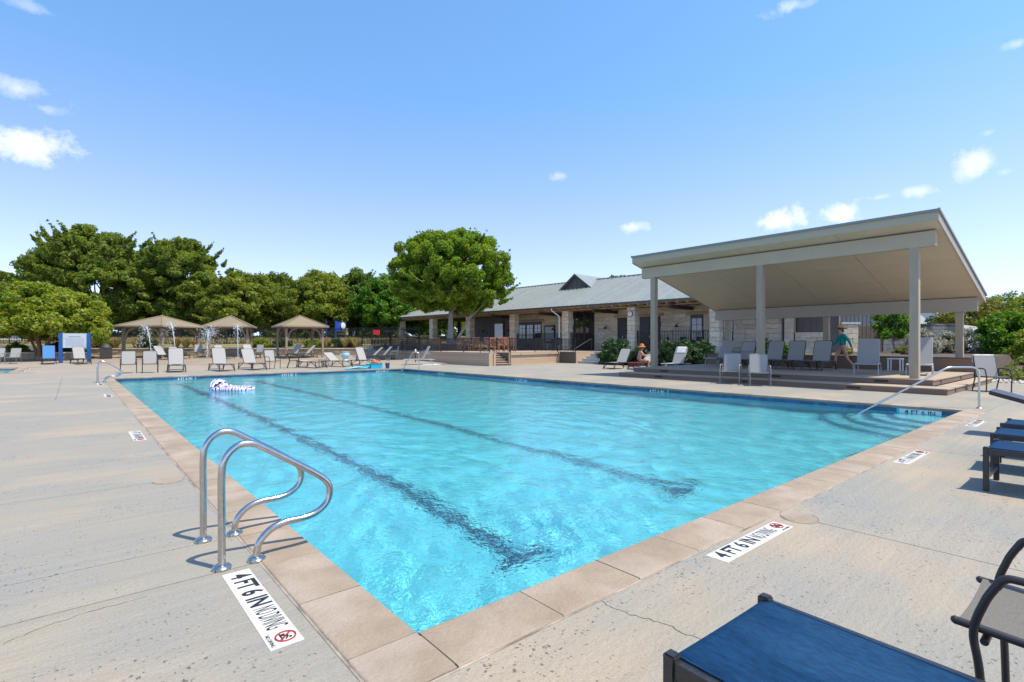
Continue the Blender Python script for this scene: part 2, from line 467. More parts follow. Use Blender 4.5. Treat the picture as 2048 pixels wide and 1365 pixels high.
mat('orange_plastic', (.85, .17, .02), rough=.4)
mat('glaze', (.36, .50, .52), (.46, .58, .58), 5, .25)
mat('dark_bin', (.03, .026, .024), (.05, .045, .04), 20, .6)
mat('red_play', (.62, .03, .03), rough=.4)
mat('blue_play', (.03, .08, .42), rough=.4)
mat('yellow_play', (.65, .48, .14), rough=.4)
mat('house_roof', (.30, .31, .32), (.24, .25, .26), 5, .8)
mat('stucco', (.50, .45, .38), rough=.9)
mat('clock_face', (.72, .68, .55), rough=.4)

def pane_mat():
    m = bpy.data.materials.new('window_glass'); m.use_nodes = True
    b = m.node_tree.nodes['Principled BSDF']
    b.inputs['Base Color'].default_value = (.018, .022, .024, 1); b.inputs['Roughness'].default_value = .03
    b.inputs['Specular IOR Level'].default_value = 1.0; b.inputs['Coat Weight'].default_value = .6; b.inputs['Coat Roughness'].default_value = .02
    MATS['window_glass'] = m
pane_mat()
def zebra_mat():
    m = bpy.data.materials.new('zebra_vinyl'); m.use_nodes = True
    N, Lk = m.node_tree.nodes, m.node_tree.links; b = N['Principled BSDF']
    t = N.new('ShaderNodeTexCoord'); w = N.new('ShaderNodeTexWave'); w.inputs['Scale'].default_value = 3.2; w.inputs['Distortion'].default_value = 7
    w.inputs['Detail'].default_value = 2; w.inputs['Detail Scale'].default_value = 1.2
    Lk.new(t.outputs['Object'], w.inputs[0]); r = N.new('ShaderNodeValToRGB'); e = r.color_ramp.elements
    e[0].position = .26; e[0].color = (.012, .012, .02, 1); e[1].position = .30; e[1].color = (.72, .68, .80, 1)
    k = e.new(.62); k.color = (.80, .80, .86, 1); k2 = e.new(.9); k2.color = (.60, .45, .78, 1)
    Lk.new(w.outputs[0], r.inputs[0]); Lk.new(r.outputs[0], b.inputs['Base Color']); b.inputs['Roughness'].default_value = .3
    MATS['zebra_vinyl'] = m
zebra_mat()
def water_mat():
    m = bpy.data.materials.new('pool_water'); m.use_nodes = True
    b = m.node_tree.nodes['Principled BSDF']
    b.inputs['Transmission Weight'].default_value = 1; b.inputs['Roughness'].default_value = 0.0
    b.inputs['IOR'].default_value = 1.333; b.inputs['Base Color'].default_value = (.95, 1, 1, 1)
    N, Lk = m.node_tree.nodes, m.node_tree.links
    g = N.new('ShaderNodeNewGeometry'); hgt = None
    for sc_, am in ((12, 1.0), (30, .5)):
        n = N.new('ShaderNodeTexNoise'); n.inputs['Scale'].default_value = sc_; n.inputs['Detail'].default_value = 2; n.inputs['Distortion'].default_value = .4
        Lk.new(g.outputs['Position'], n.inputs['Vector'])
        k = N.new('ShaderNodeMath'); k.operation = 'MULTIPLY_ADD'; k.inputs[1].default_value = am
        Lk.new(n.outputs[0], k.inputs[0])
        if hgt is not None: Lk.new(hgt, k.inputs[2])
        else: k.inputs[2].default_value = 0
        hgt = k.outputs[0]
    bp = N.new('ShaderNodeBump'); bp.inputs['Strength'].default_value = .6; bp.inputs['Distance'].default_value = .013
    Lk.new(hgt, bp.inputs['Height']); Lk.new(bp.outputs[0], b.inputs['Normal'])
    MATS['pool_water'] = m
    s = bpy.data.materials.new('spray'); s.use_nodes = True
    b = s.node_tree.nodes['Principled BSDF']; b.inputs['Base Color'].default_value = (.9, .93, .95, 1)
    b.inputs['Roughness'].default_value = .15; b.inputs['Transmission Weight'].default_value = .45; b.inputs['IOR'].default_value = 1.33
    MATS['spray'] = s
water_mat()
leaf_mat('oak_leaf', (.06, .11, .014), (.165, .23, .028), (.31, .345, .055), .46)
leaf_mat('oak_leaf_dark', (.045, .09, .014), (.125, .20, .03), (.24, .29, .055), .44)
leaf_mat('oak_leaf_olive', (.075, .12, .014), (.20, .25, .03), (.36, .37, .055), .46)
leaf_mat('elm_leaf', (.065, .14, .011), (.17, .28, .022), (.33, .37, .05), .47)
leaf_mat('myrtle_leaf', (.07, .125, .010), (.22, .29, .022), (.42, .38, .06), .42)
leaf_mat('bright_leaf', (.03, .10, .008), (.10, .22, .015), (.20, .32, .03), .38)
leaf_mat('shrub_leaf', (.012, .035, .012), (.04, .085, .025), (.09, .14, .045), .25)
leaf_mat('silver_leaf', (.18, .19, .13), (.36, .35, .25), (.52, .50, .38), .3)
leaf_mat('yellow_leaf', (.10, .12, .02), (.22, .22, .04), (.36, .30, .08), .35)
leaf_mat('dry_grass', (.22, .17, .06), (.36, .28, .11), (.48, .38, .18), .3)
leaf_mat('ground_leaf', (.06, .11, .02), (.17, .20, .04), (.42, .34, .05), .3)
# ------------------------------------------------------------------ ground, deck, pool
PL, PW = 22.86, 12.2                           # pool length (y), width (x)
CW_ = 0.33                                     # coping width
WZ = -0.125                                    # water level
def gz(x, y):                                  # the deck rises gently beyond the pool
    return min(max(0.03 * (depth(x, y) - 31.5), 0.0), 0.36)

# concrete deck: slabs with real control joints over a dark joint bed
deck = setting('pool_deck')
def slab(poly, g=.004):
    me = MB().prism(poly, -.10, 0).mesh('deck_slab', 'concrete')
    return put('deck_slab', me, deck)
o_ = CW_ + .010
g = .004
slab([(-14, -9), (3 - g, -9), (3 - g, -o_), (-o_, -o_), (-o_, 1.30 - g), (-14, 1.30 - g)])
ys = [1.30, 1.86, 3.87, 8.0, 14.0]
for a, b in zip(ys, ys[1:]): slab([(-14, a + g), (-o_, a + g), (-o_, b - g), (-14, b - g)])
for a, b in ((14.0, 20.0), (20.0, 26.0)):
    slab([(-14, a + g), (-1.5 - g, a + g), (-1.5 - g, b - g), (-14, b - g)])
    slab([(-1.5 + g, a + g), (-o_, a + g), (-o_, b - g), (-1.5 + g, b - g)])
xs = [3.0, 6.9, 10.8, 14.7]
for a, b in zip(xs, xs[1:]):
    slab([(a + g, -9), (b - g, -9), (b - g, -o_), (a + g, -o_)])
slab([(14.7 + g, -9), (28, -9), (28, -o_), (14.7 + g, -o_)])
ys = [-o_, 3.9, 7.8, 11.7, 15.6, 19.5, 23.4]
for a, b in zip(ys, ys[1:]): slab([(PW + o_, a + g), (15.4 - g, a + g), (15.4 - g, b - g), (PW + o_, b - g)])
for a, b in ((-o_, 11.3), (11.3, 17), (17, 23.4)): slab([(15.4 + g, a + g), (33, a + g), (33, b - g), (15.4 + g, b - g)])
xs = [-o_, 4.2, 8.4, 12.6]
slab([(-o_ + g, PL + o_), (4.2 - g, PL + o_), (4.2 - g, 26 - g), (-o_ + g, 26 - g)])
slab([(4.2 + g, PL + o_), (8.4 - g, PL + o_), (8.4 - g, 26 - g), (4.2 + g, 26 - g)])
slab([(8.4 + g, PL + o_), (PW + o_ - g, PL + o_), (PW + o_ - g, 26 - g), (8.4 + g, 26 - g)])
slab([(PW + o_ + g, 23.4 + g), (33, 23.4 + g), (33, 26 - g), (PW + o_ + g, 26 - g)])
jb = MB()
for x0, x1, y0, y1 in ((-14, -o_, -9, 26), (-o_, 28, -9, -o_), (PW + o_, 33, -o_, 26), (-o_, PW + o_, PL + o_, 26)):
    jb.box(x0 + .02, x1 - .02, y0 + .02, y1 - .02, -.3, -.018)
put('joint_bed', jb.mesh('joint_bed', 'joint'), deck)
fl = MB()
for x0, x1, y0, y1 in ((-o_ - .002, PW + o_ + .002, -o_ - .002, -CW_), (-o_ - .002, PW + o_ + .002, PL + CW_, PL + o_ + .002), (-o_ - .002, -CW_, -CW_, PL + CW_), (PW + CW_, PW + o_ + .002, -CW_, PL + CW_)):
    fl.box(x0, x1, y0, y1, -.09, .003)
put('joint_filler', fl.mesh('joint_filler', 'joint_filler'), deck)
# hairline cracks
def crack(pts, w=.004):
    m = MB(); pp = smooth_path([(x, y, .0) for x, y in pts], 8)
    pp = [p + Vector((rnd.uniform(-.012, .012), rnd.uniform(-.012, .012), 0)) for p in pp]
    for a, b in zip(pp, pp[1:]):
        d = (b - a).normalized(); n = Vector((-d.y, d.x, 0)) * w * rnd.uniform(.3, .7)
        m.poly([a - n + Vector((0, 0, .0015)), a + n + Vector((0, 0, .0015)), b + n + Vector((0, 0, .0015)), b - n + Vector((0, 0, .0015))])
    put('crack', m.mesh('crack', 'joint'), deck)
crack([gp(1125, 1180), gp(1180, 1195), gp(1250, 1225), gp(1330, 1250), gp(1420, 1290)])
crack([gp(0, 1290), gp(130, 1240), gp(300, 1190)], .003)
# apron: the broad concrete beyond the pool, rising to the splash pad
WP = (-3.4, 30.0, 37.0)                        # wading pool: right edge x, near y, far y
def apron():
    X = np.unique(np.concatenate([np.arange(-24, 31, 1.0), [WP[0] + .3, -9.5 - .3]])); Y = np.unique(np.concatenate([np.arange(26, 66, 1.0), [WP[1] - .3, WP[2] + .3]]))
    m = MB()
    for x0, x1 in zip(X, X[1:]):
        for y0, y1 in zip(Y, Y[1:]):
            cx, cy = (x0 + x1) / 2, (y0 + y1) / 2
            if -9.8 < cx < WP[0] + .3 and WP[1] - .3 < cy < WP[2] + .3: continue
            if depth(cx, cy) > 48: continue
            m.poly([(x0, y0, gz(x0, y0)), (x1, y0, gz(x1, y0)), (x1, y1, gz(x1, y1)), (x0, y1, gz(x0, y1))])
    return m
struct(apron().build('deck_apron', 'apron_concrete'))
# splash pad: tan finish in a broad band beyond the row of loungers
sp = MB(); pr = None
for px in range(170, 700, 20):
    a, b = at(px, 30.2), at(px, 42.6)
    q = [(*at(px, d), gz(*at(px, d)) + .005) for d in (31.5, 34, 37.5, 43.2)]
    if pr:
        for i in range(3): sp.poly([pr[i], q[i], q[i + 1], pr[i + 1]])
    pr = q
struct(sp.build('splash_pad', 'splash_concrete'))

# coping
coping = setting('pool_coping')
def coping_mesh(L):
    bm = bmesh.new(); bmesh.ops.create_cube(bm, size=1)
    for v in bm.verts: v.co = Vector((v.co.x * CW_, v.co.y * L, v.co.z * .06))
    ed = [e for e in bm.edges if abs((e.verts[0].co - e.verts[1].co).y) > .01]
    bmesh.ops.bevel(bm, geom=ed, offset=.014, segments=3, affect='EDGES', profile=.6)
    me = bpy.data.meshes.new('coping_stone'); bm.to_mesh(me); bm.free(); me.shade_smooth(); me.set_sharp_from_angle(angle=R(50))
    me.materials.append(MATS['sandstone']); return me
ny_, nx_ = 38, 20
cy_ = coping_mesh(PL / ny_ - .006); cx_ = coping_mesh(PW / nx_ - .006); cc_ = coping_mesh(CW_ - .003)
TOPZ = -.021
for i in range(ny_):
    y = PL * (i + .5) / ny_
    for x in (-CW_ / 2, PW + CW_ / 2): put('coping_stone', cy_, coping, (x, y, TOPZ + rnd.uniform(-.001, .001)))
for i in range(nx_):
    x = PW * (i + .5) / nx_
    for y in (-CW_ / 2, PL + CW_ / 2): put('coping_stone', cx_, coping, (x, y, TOPZ + rnd.uniform(-.001, .001)), rot=(0, 0, R(90)))
for x in (-CW_ / 2, PW + CW_ / 2):
    for y in (-CW_ / 2, PL + CW_ / 2): put('coping_stone', cc_, coping, (x, y, TOPZ))
gr = MB()
for x0, x1, y0, y1 in ((-CW_, PW + CW_, -CW_, .0), (-CW_, PW + CW_, PL, PL + CW_), (-CW_, 0, 0, PL), (PW, PW + CW_, 0, PL)):
    gr.box(x0 + .03, x1 - .03, y0 + .03, y1 - .03, -.3, .003)
put('grout', gr.mesh('grout', 'grout'), coping)

# basin
basin = setting('pool_basin')
BZ = -1.45
e = .02
rec = []
rec.append(put('pool_floor', MB().box(-.3, PW + .3, -.3, PL + .3, BZ - .2, BZ).mesh('pool_floor', 'plaster'), basin))
for nm, x0, x1, y0, y1 in (('pool_wall', -.25, -e, -e, PL + e), ('pool_wall', PW + e, PW + .25, -e, PL + e), ('pool_wall', -.25, PW + .25, -.25, -e), ('pool_wall', -.25, PW + .25, PL + e, PL + .25)):
    rec.append(put(nm, MB().box(x0, x1, y0, y1, BZ, -.051).mesh(nm, 'plaster'), basin))
for x in (1.95, 4.6, 7.25, 9.9)[:2]:
    m = MB().box(x - .08, x + .08, 1.57, 21.3, BZ + .001, BZ + .004).box(x - .32, x + .32, 1.40, 1.57, BZ + .001, BZ + .004).box(x - .46, x + .46, 21.3, 21.55, BZ + .001, BZ + .004)
    rec.append(put('lane_line', m.mesh('lane_line', 'lane_tile'), basin))
# rounded corner steps under water
for k, (r, z) in enumerate(((1.15, -.40), (1.55, -.66), (1.95, -.92), (2.35, -1.18))):
    n = 18; P = [(PW, 0)] + [(PW - r * math.sin(math.pi / 2 * i / n), r * math.cos(math.pi / 2 * i / n)) for i in range(n + 1)]
    rec.append(put('step', MB().prism(P, BZ, z).mesh('step', 'plaster'), basin))
    m = MB(); q = P[1:]
    for a, b in zip(q, q[1:]):
        s1, s2 = 1 - .05 / r, 1 - .05 / r
        ai, bi = (PW + (a[0] - PW) * s1, a[1] * s1), (PW + (b[0] - PW) * s1, b[1] * s1)
        m.add([(*a, z + .004), (*b, z + .004), (*bi, z + .004), (*ai, z + .004)], [(0, 1, 2, 3)])
    rec.append(put('step_edge_strip', m.mesh('step_edge_strip', 'water_tile'), basin))  # narrow dark blue strip along each step edge
for o in rec: o.cycles.is_caustics_receiver = True
# waterline tiles on the two far walls (seen), and the two near walls (unseen from here, one strip each)
tm = MB().box(0, .008, -.073, .073, -.073, .073).mesh('waterline_tile', 'water_tile')
TZ = -.125
lab_x = (0.68, 7.03, 13.12, 19.0); lab_y = (2.33, 6.36, 11.0)
for i in range(152):
    y = (i + .5) * .15 + .03
    if any(abs(y - c) < .37 for c in lab_x): continue
    put('waterline_tile', tm, basin, (PW + e - .008, y, TZ))
for i in range(81):
    x = (i + .5) * .15 + .02
    if any(abs(x - c) < .37 for c in lab_y): continue
    put('waterline_tile', tm, basin, (x, PL + e - .0, TZ), rot=(0, 0, R(-90)))
st = MB().box(-e, -e + .008, 0, PL, TZ - .073, TZ + .073).box(0, PW, -e, -e + .008, TZ - .073, TZ + .073)
put('waterline_band', st.mesh('waterline_band', 'water_tile'), basin)
# depth tiles "4 FT 6 IN" on the walls
dt = text_mesh('4 FT 6 IN', .105, 'black_print', 1.25, align='CENTER')
wt = MB().box(-.35, .35, 0, .008, -.073, .073).mesh('depth_tile', 'white_tile')
wtb = MB().box(-.35, .35, 0, .008, -.073, .073).mesh('depth_tile', 'water_tile'); dtw = text_mesh('4 FT 6 IN', .105, 'white_tile', 1.25, align='CENTER')
for y in lab_x:
    p = put('depth_tile', wt if y < 1 else wtb, basin, (PW + e - .009, y, TZ), rot=(0, 0, R(-90)))
    put('lettering', dt if y < 1 else dtw, p, (0, -.002, 0.012), rot=(R(90), 0, 0))
for x in lab_y:
    p = put('depth_tile', wtb, basin, (x, PL + e - .009, TZ))
    put('lettering', dtw, p, (0, -.002, 0.012), rot=(R(90), 0, 0))
sk = MB().box(PW + e - .014, PW + e - .002, 11.15, 11.75, TZ - .06, TZ + .06)
put('skimmer_mouth', sk.mesh('skimmer_mouth', 'lane_tile'), basin)

# water: a rippled sheet, finest near the camera
def water(name, x0, x1, y0, y1, z, nx, ny, seed, power=1.5, amp=1.0):
    rng = np.random.default_rng(seed)
    X, Y = np.meshgrid(x0 + (x1 - x0) * np.linspace(0, 1, nx) ** power, y0 + (y1 - y0) * np.linspace(0, 1, ny) ** power, indexing='ij')
    Z = np.zeros_like(X)
    wind = 0.6
    wx = X + .25 * np.sin(Y * .9 + 1) + .15 * np.sin(X * 1.7 + Y * .6); wy = Y + .25 * np.sin(X * 1.1 + 2) + .12 * np.sin(Y * 2.1 - X)
    for i in range(70):
        lam = .16 * (7 ** (rng.random() ** 1.2)); a = rng.normal(wind, 1.3); k = 2 * math.pi / lam
        env = .55 + .45 * np.sin(X * rng.normal(0, .8) + Y * rng.normal(0, .8) + rng.random() * 6.3)
        Z += lam * .0019 * amp * env * np.sin(k * (wx * math.cos(a) + wy * math.sin(a)) + rng.random() * 6.3)
    vs = np.stack([X, Y, Z + z], -1).reshape(-1, 3)
    i = np.arange(nx * ny).reshape(nx, ny)
    fs = np.stack([i[:-1, :-1], i[1:, :-1], i[1:, 1:], i[:-1, 1:]], -1).reshape(-1, 4)
    o = put(name, np_mesh(name, vs, fs, 'pool_water', True)); struct(o)
    o.cycles.is_caustics_caster = True
    return o
water('pool_water', -e - .004, PW + e + .004, -e - .004, PL + e + .004, WZ, 420, 640, 5)

# wading pool at the far left
wb = setting('wading_pool_basin')
x0, x1, y0, y1 = -9.5, WP[0], WP[1], WP[2]
for q in (put('wading_floor', MB().box(x0 - .2, x1 + .2, y0 - .2, y1 + .2, -.75, -.6).mesh('wading_floor', 'plaster'), wb),
          put('wading_wall', MB().box(x0 - .2, x0, y0, y1, -.6, -.06).box(x1, x1 + .2, y0, y1, -.6, -.06).box(x0, x1, y1, y1 + .2, -.6, -.06).box(x0, x1, y0 - .2, y0, -.6, -.06).mesh('wading_wall', 'water_tile'), wb)):
    q.cycles.is_caustics_receiver = True
for a in np.arange(y0, y1, 1.0): put('coping_stone', MB().box(x1, x1 + .32, a + .004, a + .996, -.06, .02).mesh('coping_stone', 'sandstone'), wb)
for a in np.arange(x0, x1, 1.0):
    put('coping_stone', MB().box(a + .004, a + .996, y0 - .32, y0, -.06, .02).mesh('coping_stone', 'sandstone'), wb)
    put('coping_stone', MB().box(a + .004, a + .996, y1, y1 + .32, -.06, .02).mesh('coping_stone', 'sandstone'), wb)
water('wading_pool_water', x0, x1, y0, y1, -.10, 60, 70, 9, 1.0)

# terrain: lawn behind the fence, beds at the right, all the way to the horizon
def terrain():
    D = [44.6, 46, 48, 52, 57, 63, 72, 90, 130, 220, 450, 1200]; Zs = [1.0, 1.28, 1.36, 1.55, 1.8, 2.1, 2.3, 2.4, 2.4, 2.4, 2.4, 2.4]
    T = np.linspace(-1.5, 0.02, 34); rng = np.random.default_rng(1)
    m = MB(); idx = {}
    for i, d in enumerate(D):
        for j, t in enumerate(T):
            x, y = cam2w(t * d, d); idx[i, j] = len(m.v); m.v.append((x, y, Zs[i] + (rng.normal(0, .06) if i > 1 else 0)))
    for i in range(len(D) - 1):
        for j in range(len(T) - 1): m.f.append((idx[i, j], idx[i, j + 1], idx[i + 1, j + 1], idx[i + 1, j]))
    return m
struct(terrain().build('lawn', 'lawn', smooth=True))
def terrain_right():
    X = [22.66, 24, 26, 28, 31, 35, 40, 50, 70, 120, 300, 1200]; Y = [-600, -150, -60, -20, -6, -3, -1, 1.15, 1.3, 4, 8, 11.2]
    m = MB(); idx = {}
    def z(x, y):
        k = min(max((y + 2.0) / 3.2, 0), 1); r = min(max((x - 27.0) / 7, 0), 1)
        return .80 * max(k if x > 22 else 0, 0) if y > 1.1 else -.04 + .84 * r
    for i, x in enumerate(X):
        for j, y in enumerate(Y):
            idx[i, j] = len(m.v); m.v.append((x, y, z(x, y) if y > 1.2 else (-.04 + .84 * min(max((x - 26.5) / 7, 0), 1))))
    for i in range(len(X) - 1):
        for j in range(len(Y) - 1): m.f.append((idx[i, j], idx[i + 1, j], idx[i + 1, j + 1], idx[i, j + 1]))
    return m
struct(terrain_right().build('planting_bed', 'soil', smooth=False))
struct(MB().poly([(30, 11.2, .78), (1200, 11.2, .78), (1200, 1200, .78), (30, 1200, .78)]).build('back_ground', 'lawn'))
struct(MB().prism([(-14, -9), (-600, -9), (-600, 1100), (-24, 66), (-14, 26)], -.3, -.06).build('side_ground', 'lawn'))
# pale parking area beyond the fence at the far left
pk = MB()
pk.poly([(*at(-300, 52), 1.68), (*at(150, 52), 1.68), (*at(210, 64), 2.5), (*at(-300, 64), 2.5)])
struct(pk.build('parking_lot', 'asphalt'))
# ------------------------------------------------------------------ pavilion
UB = MB().box(-.5, .5, -.5, .5, -.5, .5)
_ub = {}
def ubox(name, m):
    """unit box mesh shared by alike pieces, scaled per object"""
    if (name, m) not in _ub: _ub[name, m] = UB.mesh(name, m)
    return _ub[name, m]
def pbox(name, m, parent, x0, x1, y0, y1, z0, z1):
    return put(name, ubox(name, m), parent, ((x0 + x1) / 2, (y0 + y1) / 2, (z0 + z1) / 2), (x1 - x0, y1 - y0, z1 - z0))
_st = []
def stone_mesh(m):
    """slightly irregular chamfered block, a few variants"""
    key = 'st' + m
    if key not in _ub:
        L = []
        for k in range(5):
            bm = bmesh.new(); bmesh.ops.create_cube(bm, size=1)
            for v in bm.verts: v.co += Vector((rnd.uniform(-.03, .03), rnd.uniform(-.02, .02), rnd.uniform(-.03, .03)))
            bmesh.ops.bevel(bm, geom=list(bm.edges), offset=.045, segments=1, affect='EDGES')
            me = bpy.data.meshes.new('stone'); bm.to_mesh(me); bm.free(); me.materials.append(MATS[m]); L.append(me)
        _ub[key] = L
    return rnd.choice(_ub[key])
def stones(parent, a, b, z0, z1, t=.10, hc=.30, lw=.62, m='limestone', name='stone', holes=(), face=1):
    """courses of blocks along a->b (2D local points), front face at right-hand side, proud of the core"""
    a, b = Vector(a), Vector(b); L = (b - a).length; d = (b - a) / L; ang = math.atan2(d.y, d.x); nrm = Vector((d.y, -d.x)) * face
    nc = max(1, round((z1 - z0) / hc)); h = (z1 - z0) / nc
    for c in range(nc):
        za, zb = z0 + c * h, z0 + (c + 1) * h
        s = 0.0; first = True
        while s < L - .02:
            w = lw * rnd.uniform(.65, 1.35) * (.5 if first and c % 2 else 1); first = False
            e = min(s + w, L)
            if L - e < .16: e = L
            segs = [(s, e)]
            for (h0, h1, hz0, hz1) in holes:
                if zb > hz0 + .02 and za < hz1 - .02:
                    ns = []
                    for p, q in segs:
                        if q <= h0 or p >= h1: ns.append((p, q)); continue
                        if p < h0 - .05: ns.append((p, h0))
                        if q > h1 + .05: ns.append((h1, q))
                    segs = ns
            for p, q in segs:
                tt = t * rnd.uniform(.9, 1.12)
                ctr = a + d * ((p + q) / 2) + nrm * (tt / 2 - .03)
                put(name, stone_mesh(m), parent, (ctr.x, ctr.y, (za + zb) / 2), (q - p - .014, tt, h - .014), (0, 0, ang))
            s = e

PX0, PX1, PY0, PY1 = 16.70, 22.55, 1.32, 11.22
pav = thing('pavilion', 'open shade pavilion with sloping tan shed roof on six posts over a stepped brown platform', 'pavilion', (16.7, 6.2, 0))
ox, oy = 16.7, 6.2
def pv(name, mb, m, smooth=False): 
    mb.v = [(x - ox, y - oy, z) for x, y, z in mb.v]; return mb.build(name, m, pav, smooth)
RX0, RX1, RY0, RY1 = 16.44, 23.62, 1.17, 11.05
zs = lambda x: 4.63 - (x - RX0) * .2545
pv('roof', MB().slab([(RX0 + .07, RY0, zs(RX0 + .07) + .27), (RX1, RY0, zs(RX1) + .27), (RX1, RY1, zs(RX1) + .27), (RX0 + .07, RY1, zs(RX0 + .07) + .27)], .20), 'metal_roof')
fm = MB().beam((RX0 - .012, RY0 - .02, zs(RX0) + .11), (RX0 - .012, RY1 + .02, zs(RX0) + .11), .024, .24)
pv('fascia', fm, 'pav_fascia')
pv('fascia', MB().beam((RX1 + .012, RY0, zs(RX1) + .11), (RX1 + .012, RY1, zs(RX1) + .11), .024, .24), 'pav_paint')
for y in (RY0 - .0125, RY1 + .0125):
    m = MB(); t_ = .012
    m.add([(x, y + s * t_, zs(x) + dz) for s in (-1, 1) for x, dz in ((RX0, -.02), (RX1, -.02), (RX1, .22), (RX0, .22))], [(0, 1, 2, 3), (7, 6, 5, 4), (0, 4, 5, 1), (1, 5, 6, 2), (2, 6, 7, 3), (3, 7, 4, 0)])
    pv('barge_board', m, 'pav_paint')
m = MB()
m.beam((RX0 - .045, RY0 - .05, zs(RX0) + .255), (RX0 - .045, RY1 + .05, zs(RX0) + .255), .04, .075)
for y in (RY0 - .04, RY1 + .04):
    m.beam((RX0 - .06, y, zs(RX0 - .06) + .262), (RX1 + .06, y, zs(RX1 + .06) + .262), .04, .07)
pv('drip_edge', m, 'roof_trim')
# soffit panels, butted with visible joints
nxp, nyp = 5, 4
for i in range(nxp):
    for j in range(nyp):
        xa, xb = RX0 + .01 + (RX1 - RX0 - .02) * i / nxp, RX0 + .01 + (RX1 - RX0 - .02) * (i + 1) / nxp
        ya, yb = RY0 + (RY1 - RY0) * j / nyp, RY0 + (RY1 - RY0) * (j + 1) / nyp
        g = .006
        m = MB().slab([(xa + g, ya + g, zs(xa + g)), (xb - g, ya + g, zs(xb - g)), (xb - g, yb - g, zs(xb - g)), (xa + g, yb - g, zs(xa + g))], -.02)
        pv('soffit_panel', m, 'pav_soffit')
m = MB()
pv('soffit_backing', MB().slab([(RX0 + .02, RY0, zs(RX0) + .045), (RX1, RY0, zs(RX1) + .045), (RX1, RY1, zs(RX1) + .045), (RX0 + .02, RY1, zs(RX0) + .045)], .015), 'joint')
CY = (1.79, 6.11, 10.44); XF, XB = 17.04, 23.0
pv('front_beam', MB().box(XF - .11, XF + .11, 1.31, 10.97, 4.03, zs(XF) - .03), 'pav_fascia')
pv('back_beam', MB().box(XB - .07, XB + .07, 1.27, 10.97, 2.46, zs(XB) - .02), 'pav_paint')
for y in CY:
    pv('column', MB().box(XF - .105, XF + .105, y - .105, y + .105, .33, 4.03), 'pav_post')
    pv('column', MB().box(XB - .105 + .18, XB + .105 + .18, y - .105, y + .105, .33, zs(XB + .2) - .02), 'pav_post')
# platform: two steps, composite boards
for k, (x0, x1, y0, y1, z0, z1) in enumerate(((PX0 - .95, PX1, PY0 - .47, PY1, 0, .165), (PX0, PX1, PY0, PY1 + .002, .165, .33))):
    pv('platform_base', MB().box(x0 + .03, x1, y0 + .03, y1 - .03, z0 - .02, z1 - .03), 'composite_dark')
    pv('riser', MB().box(x0, x0 + .025, y0, y1, z0, z1 - .026), 'composite')
    pv('riser', MB().box(x0 + .026, x1, y0, y0 + .025, z0, z1 - .026), 'composite')
    pv('riser', MB().box(x0 + .026, x1, y1 - .025, y1, z0, z1 - .026), 'composite')
    for f_ in ((.12, .42, .85) if k else (.2, .5, .82)):
        yy = y0 + (y1 - y0) * f_
        pv('step_light', MB().box(x0 - .012, x0, yy - .17, yy + .17, z0 + .05, z0 + .105), 'iron')
    pv('step_light', MB().box(x0 + .9, x0 + 1.05, y0 - .012, y0, z0 + .05, z0 + .115), 'iron')
    pv('step_light', MB().box(x0 + 3.6, x0 + 3.75, y0 - .012, y0, z0 + .05, z0 + .115), 'iron')
bw = .141
n = int((PX1 - PX0 + .02) / bw)
for i in range(n): 
    x = PX0 - .02 + i * bw
    pbox('deck_board', 'composite_deck', pav, x - ox, x + bw - .006 - ox, PY0 - .02 - oy, PY1 - oy, .304, .33)
for i in range(6):
    x = PX0 - .97 + i * bw
    pbox('deck_board', 'composite_deck', pav, x - ox, x + bw - .006 - ox, PY0 - .49 - oy, PY1 - oy, .139, .165)
for i in range(3):
    y = PY0 - .49 + i * bw
    pbox('deck_board', 'composite_deck', pav, PX0 - .02 - ox, PX1 - ox, y - oy, y + bw - .006 - oy, .1385, .1645)

# long planter box behind the platform
pl = thing('planter_box', 'long brown composite planter box closing the back of the pavilion platform', 'planter', (22.6, 6.2, .33))
for k in range(4): 
    pbox('board', 'composite', pl, -.02, .005, -4.9, 5.0, -.0 + k * .118, .112 + k * .118)
MB().box(.006, .2, -4.9, 5.0, 0, .465).build('core', 'composite_dark', pl)
pbox('cap', 'composite_dark', pl, -.05, .22, -4.93, 5.03, .47, .51)
for k in range(4): pbox('board', 'composite', pl, .006, 1.4, -4.926, -4.901, k * .118, .112 + k * .118)
for y in (1.35, -1.1): pbox('bench_light', 'iron', pl, -.035, -.02, y - .1, y + .1, .36, .42)

# ------------------------------------------------------------------ clubhouse
CB = thing('clubhouse', 'long low limestone clubhouse with grey standing seam metal roof and deep porch', 'building', (29.1, 20.45, 0), R(4.0))
FZ = .78                                       # porch floor
EX, EZ, RXX, RZ = -.8, 4.18, 7.0, 7.15         # eave line, ridge line (local x, z)
Y0, Y1 = -12.0, 30.7                           # roof extent along the facade
sl_ = (RZ - EZ) / (RXX - EX)
B = lambda name, mb, m, smooth=False: mb.build(name, m, CB, smooth)
B('porch_floor', MB().box(-1.0, 9.0, -12, 31, -.1, FZ), 'grey_stone')
HX = RXX - EX
roof = B('roof', MB().add([(EX, Y0, EZ), (EX, Y1, EZ), (RXX, Y1 - HX, RZ), (RXX, Y0, RZ), (RXX + HX, Y1, EZ), (RXX + HX, Y0, EZ)], [(0, 3, 2, 1), (1, 2, 4), (5, 4, 2, 3)]), 'roof_under')
def roof_pt(x, y): return (x, y, EZ + .05 + sl_ * (x - EX))
DY0, DY1, DXF, DZ = 6.75, 10.75, 4.6, 7.5      # dormer gable (y range, front x, apex z)
dym = (DY0 + DY1) / 2
w_ = .445; y = Y0; k = 0
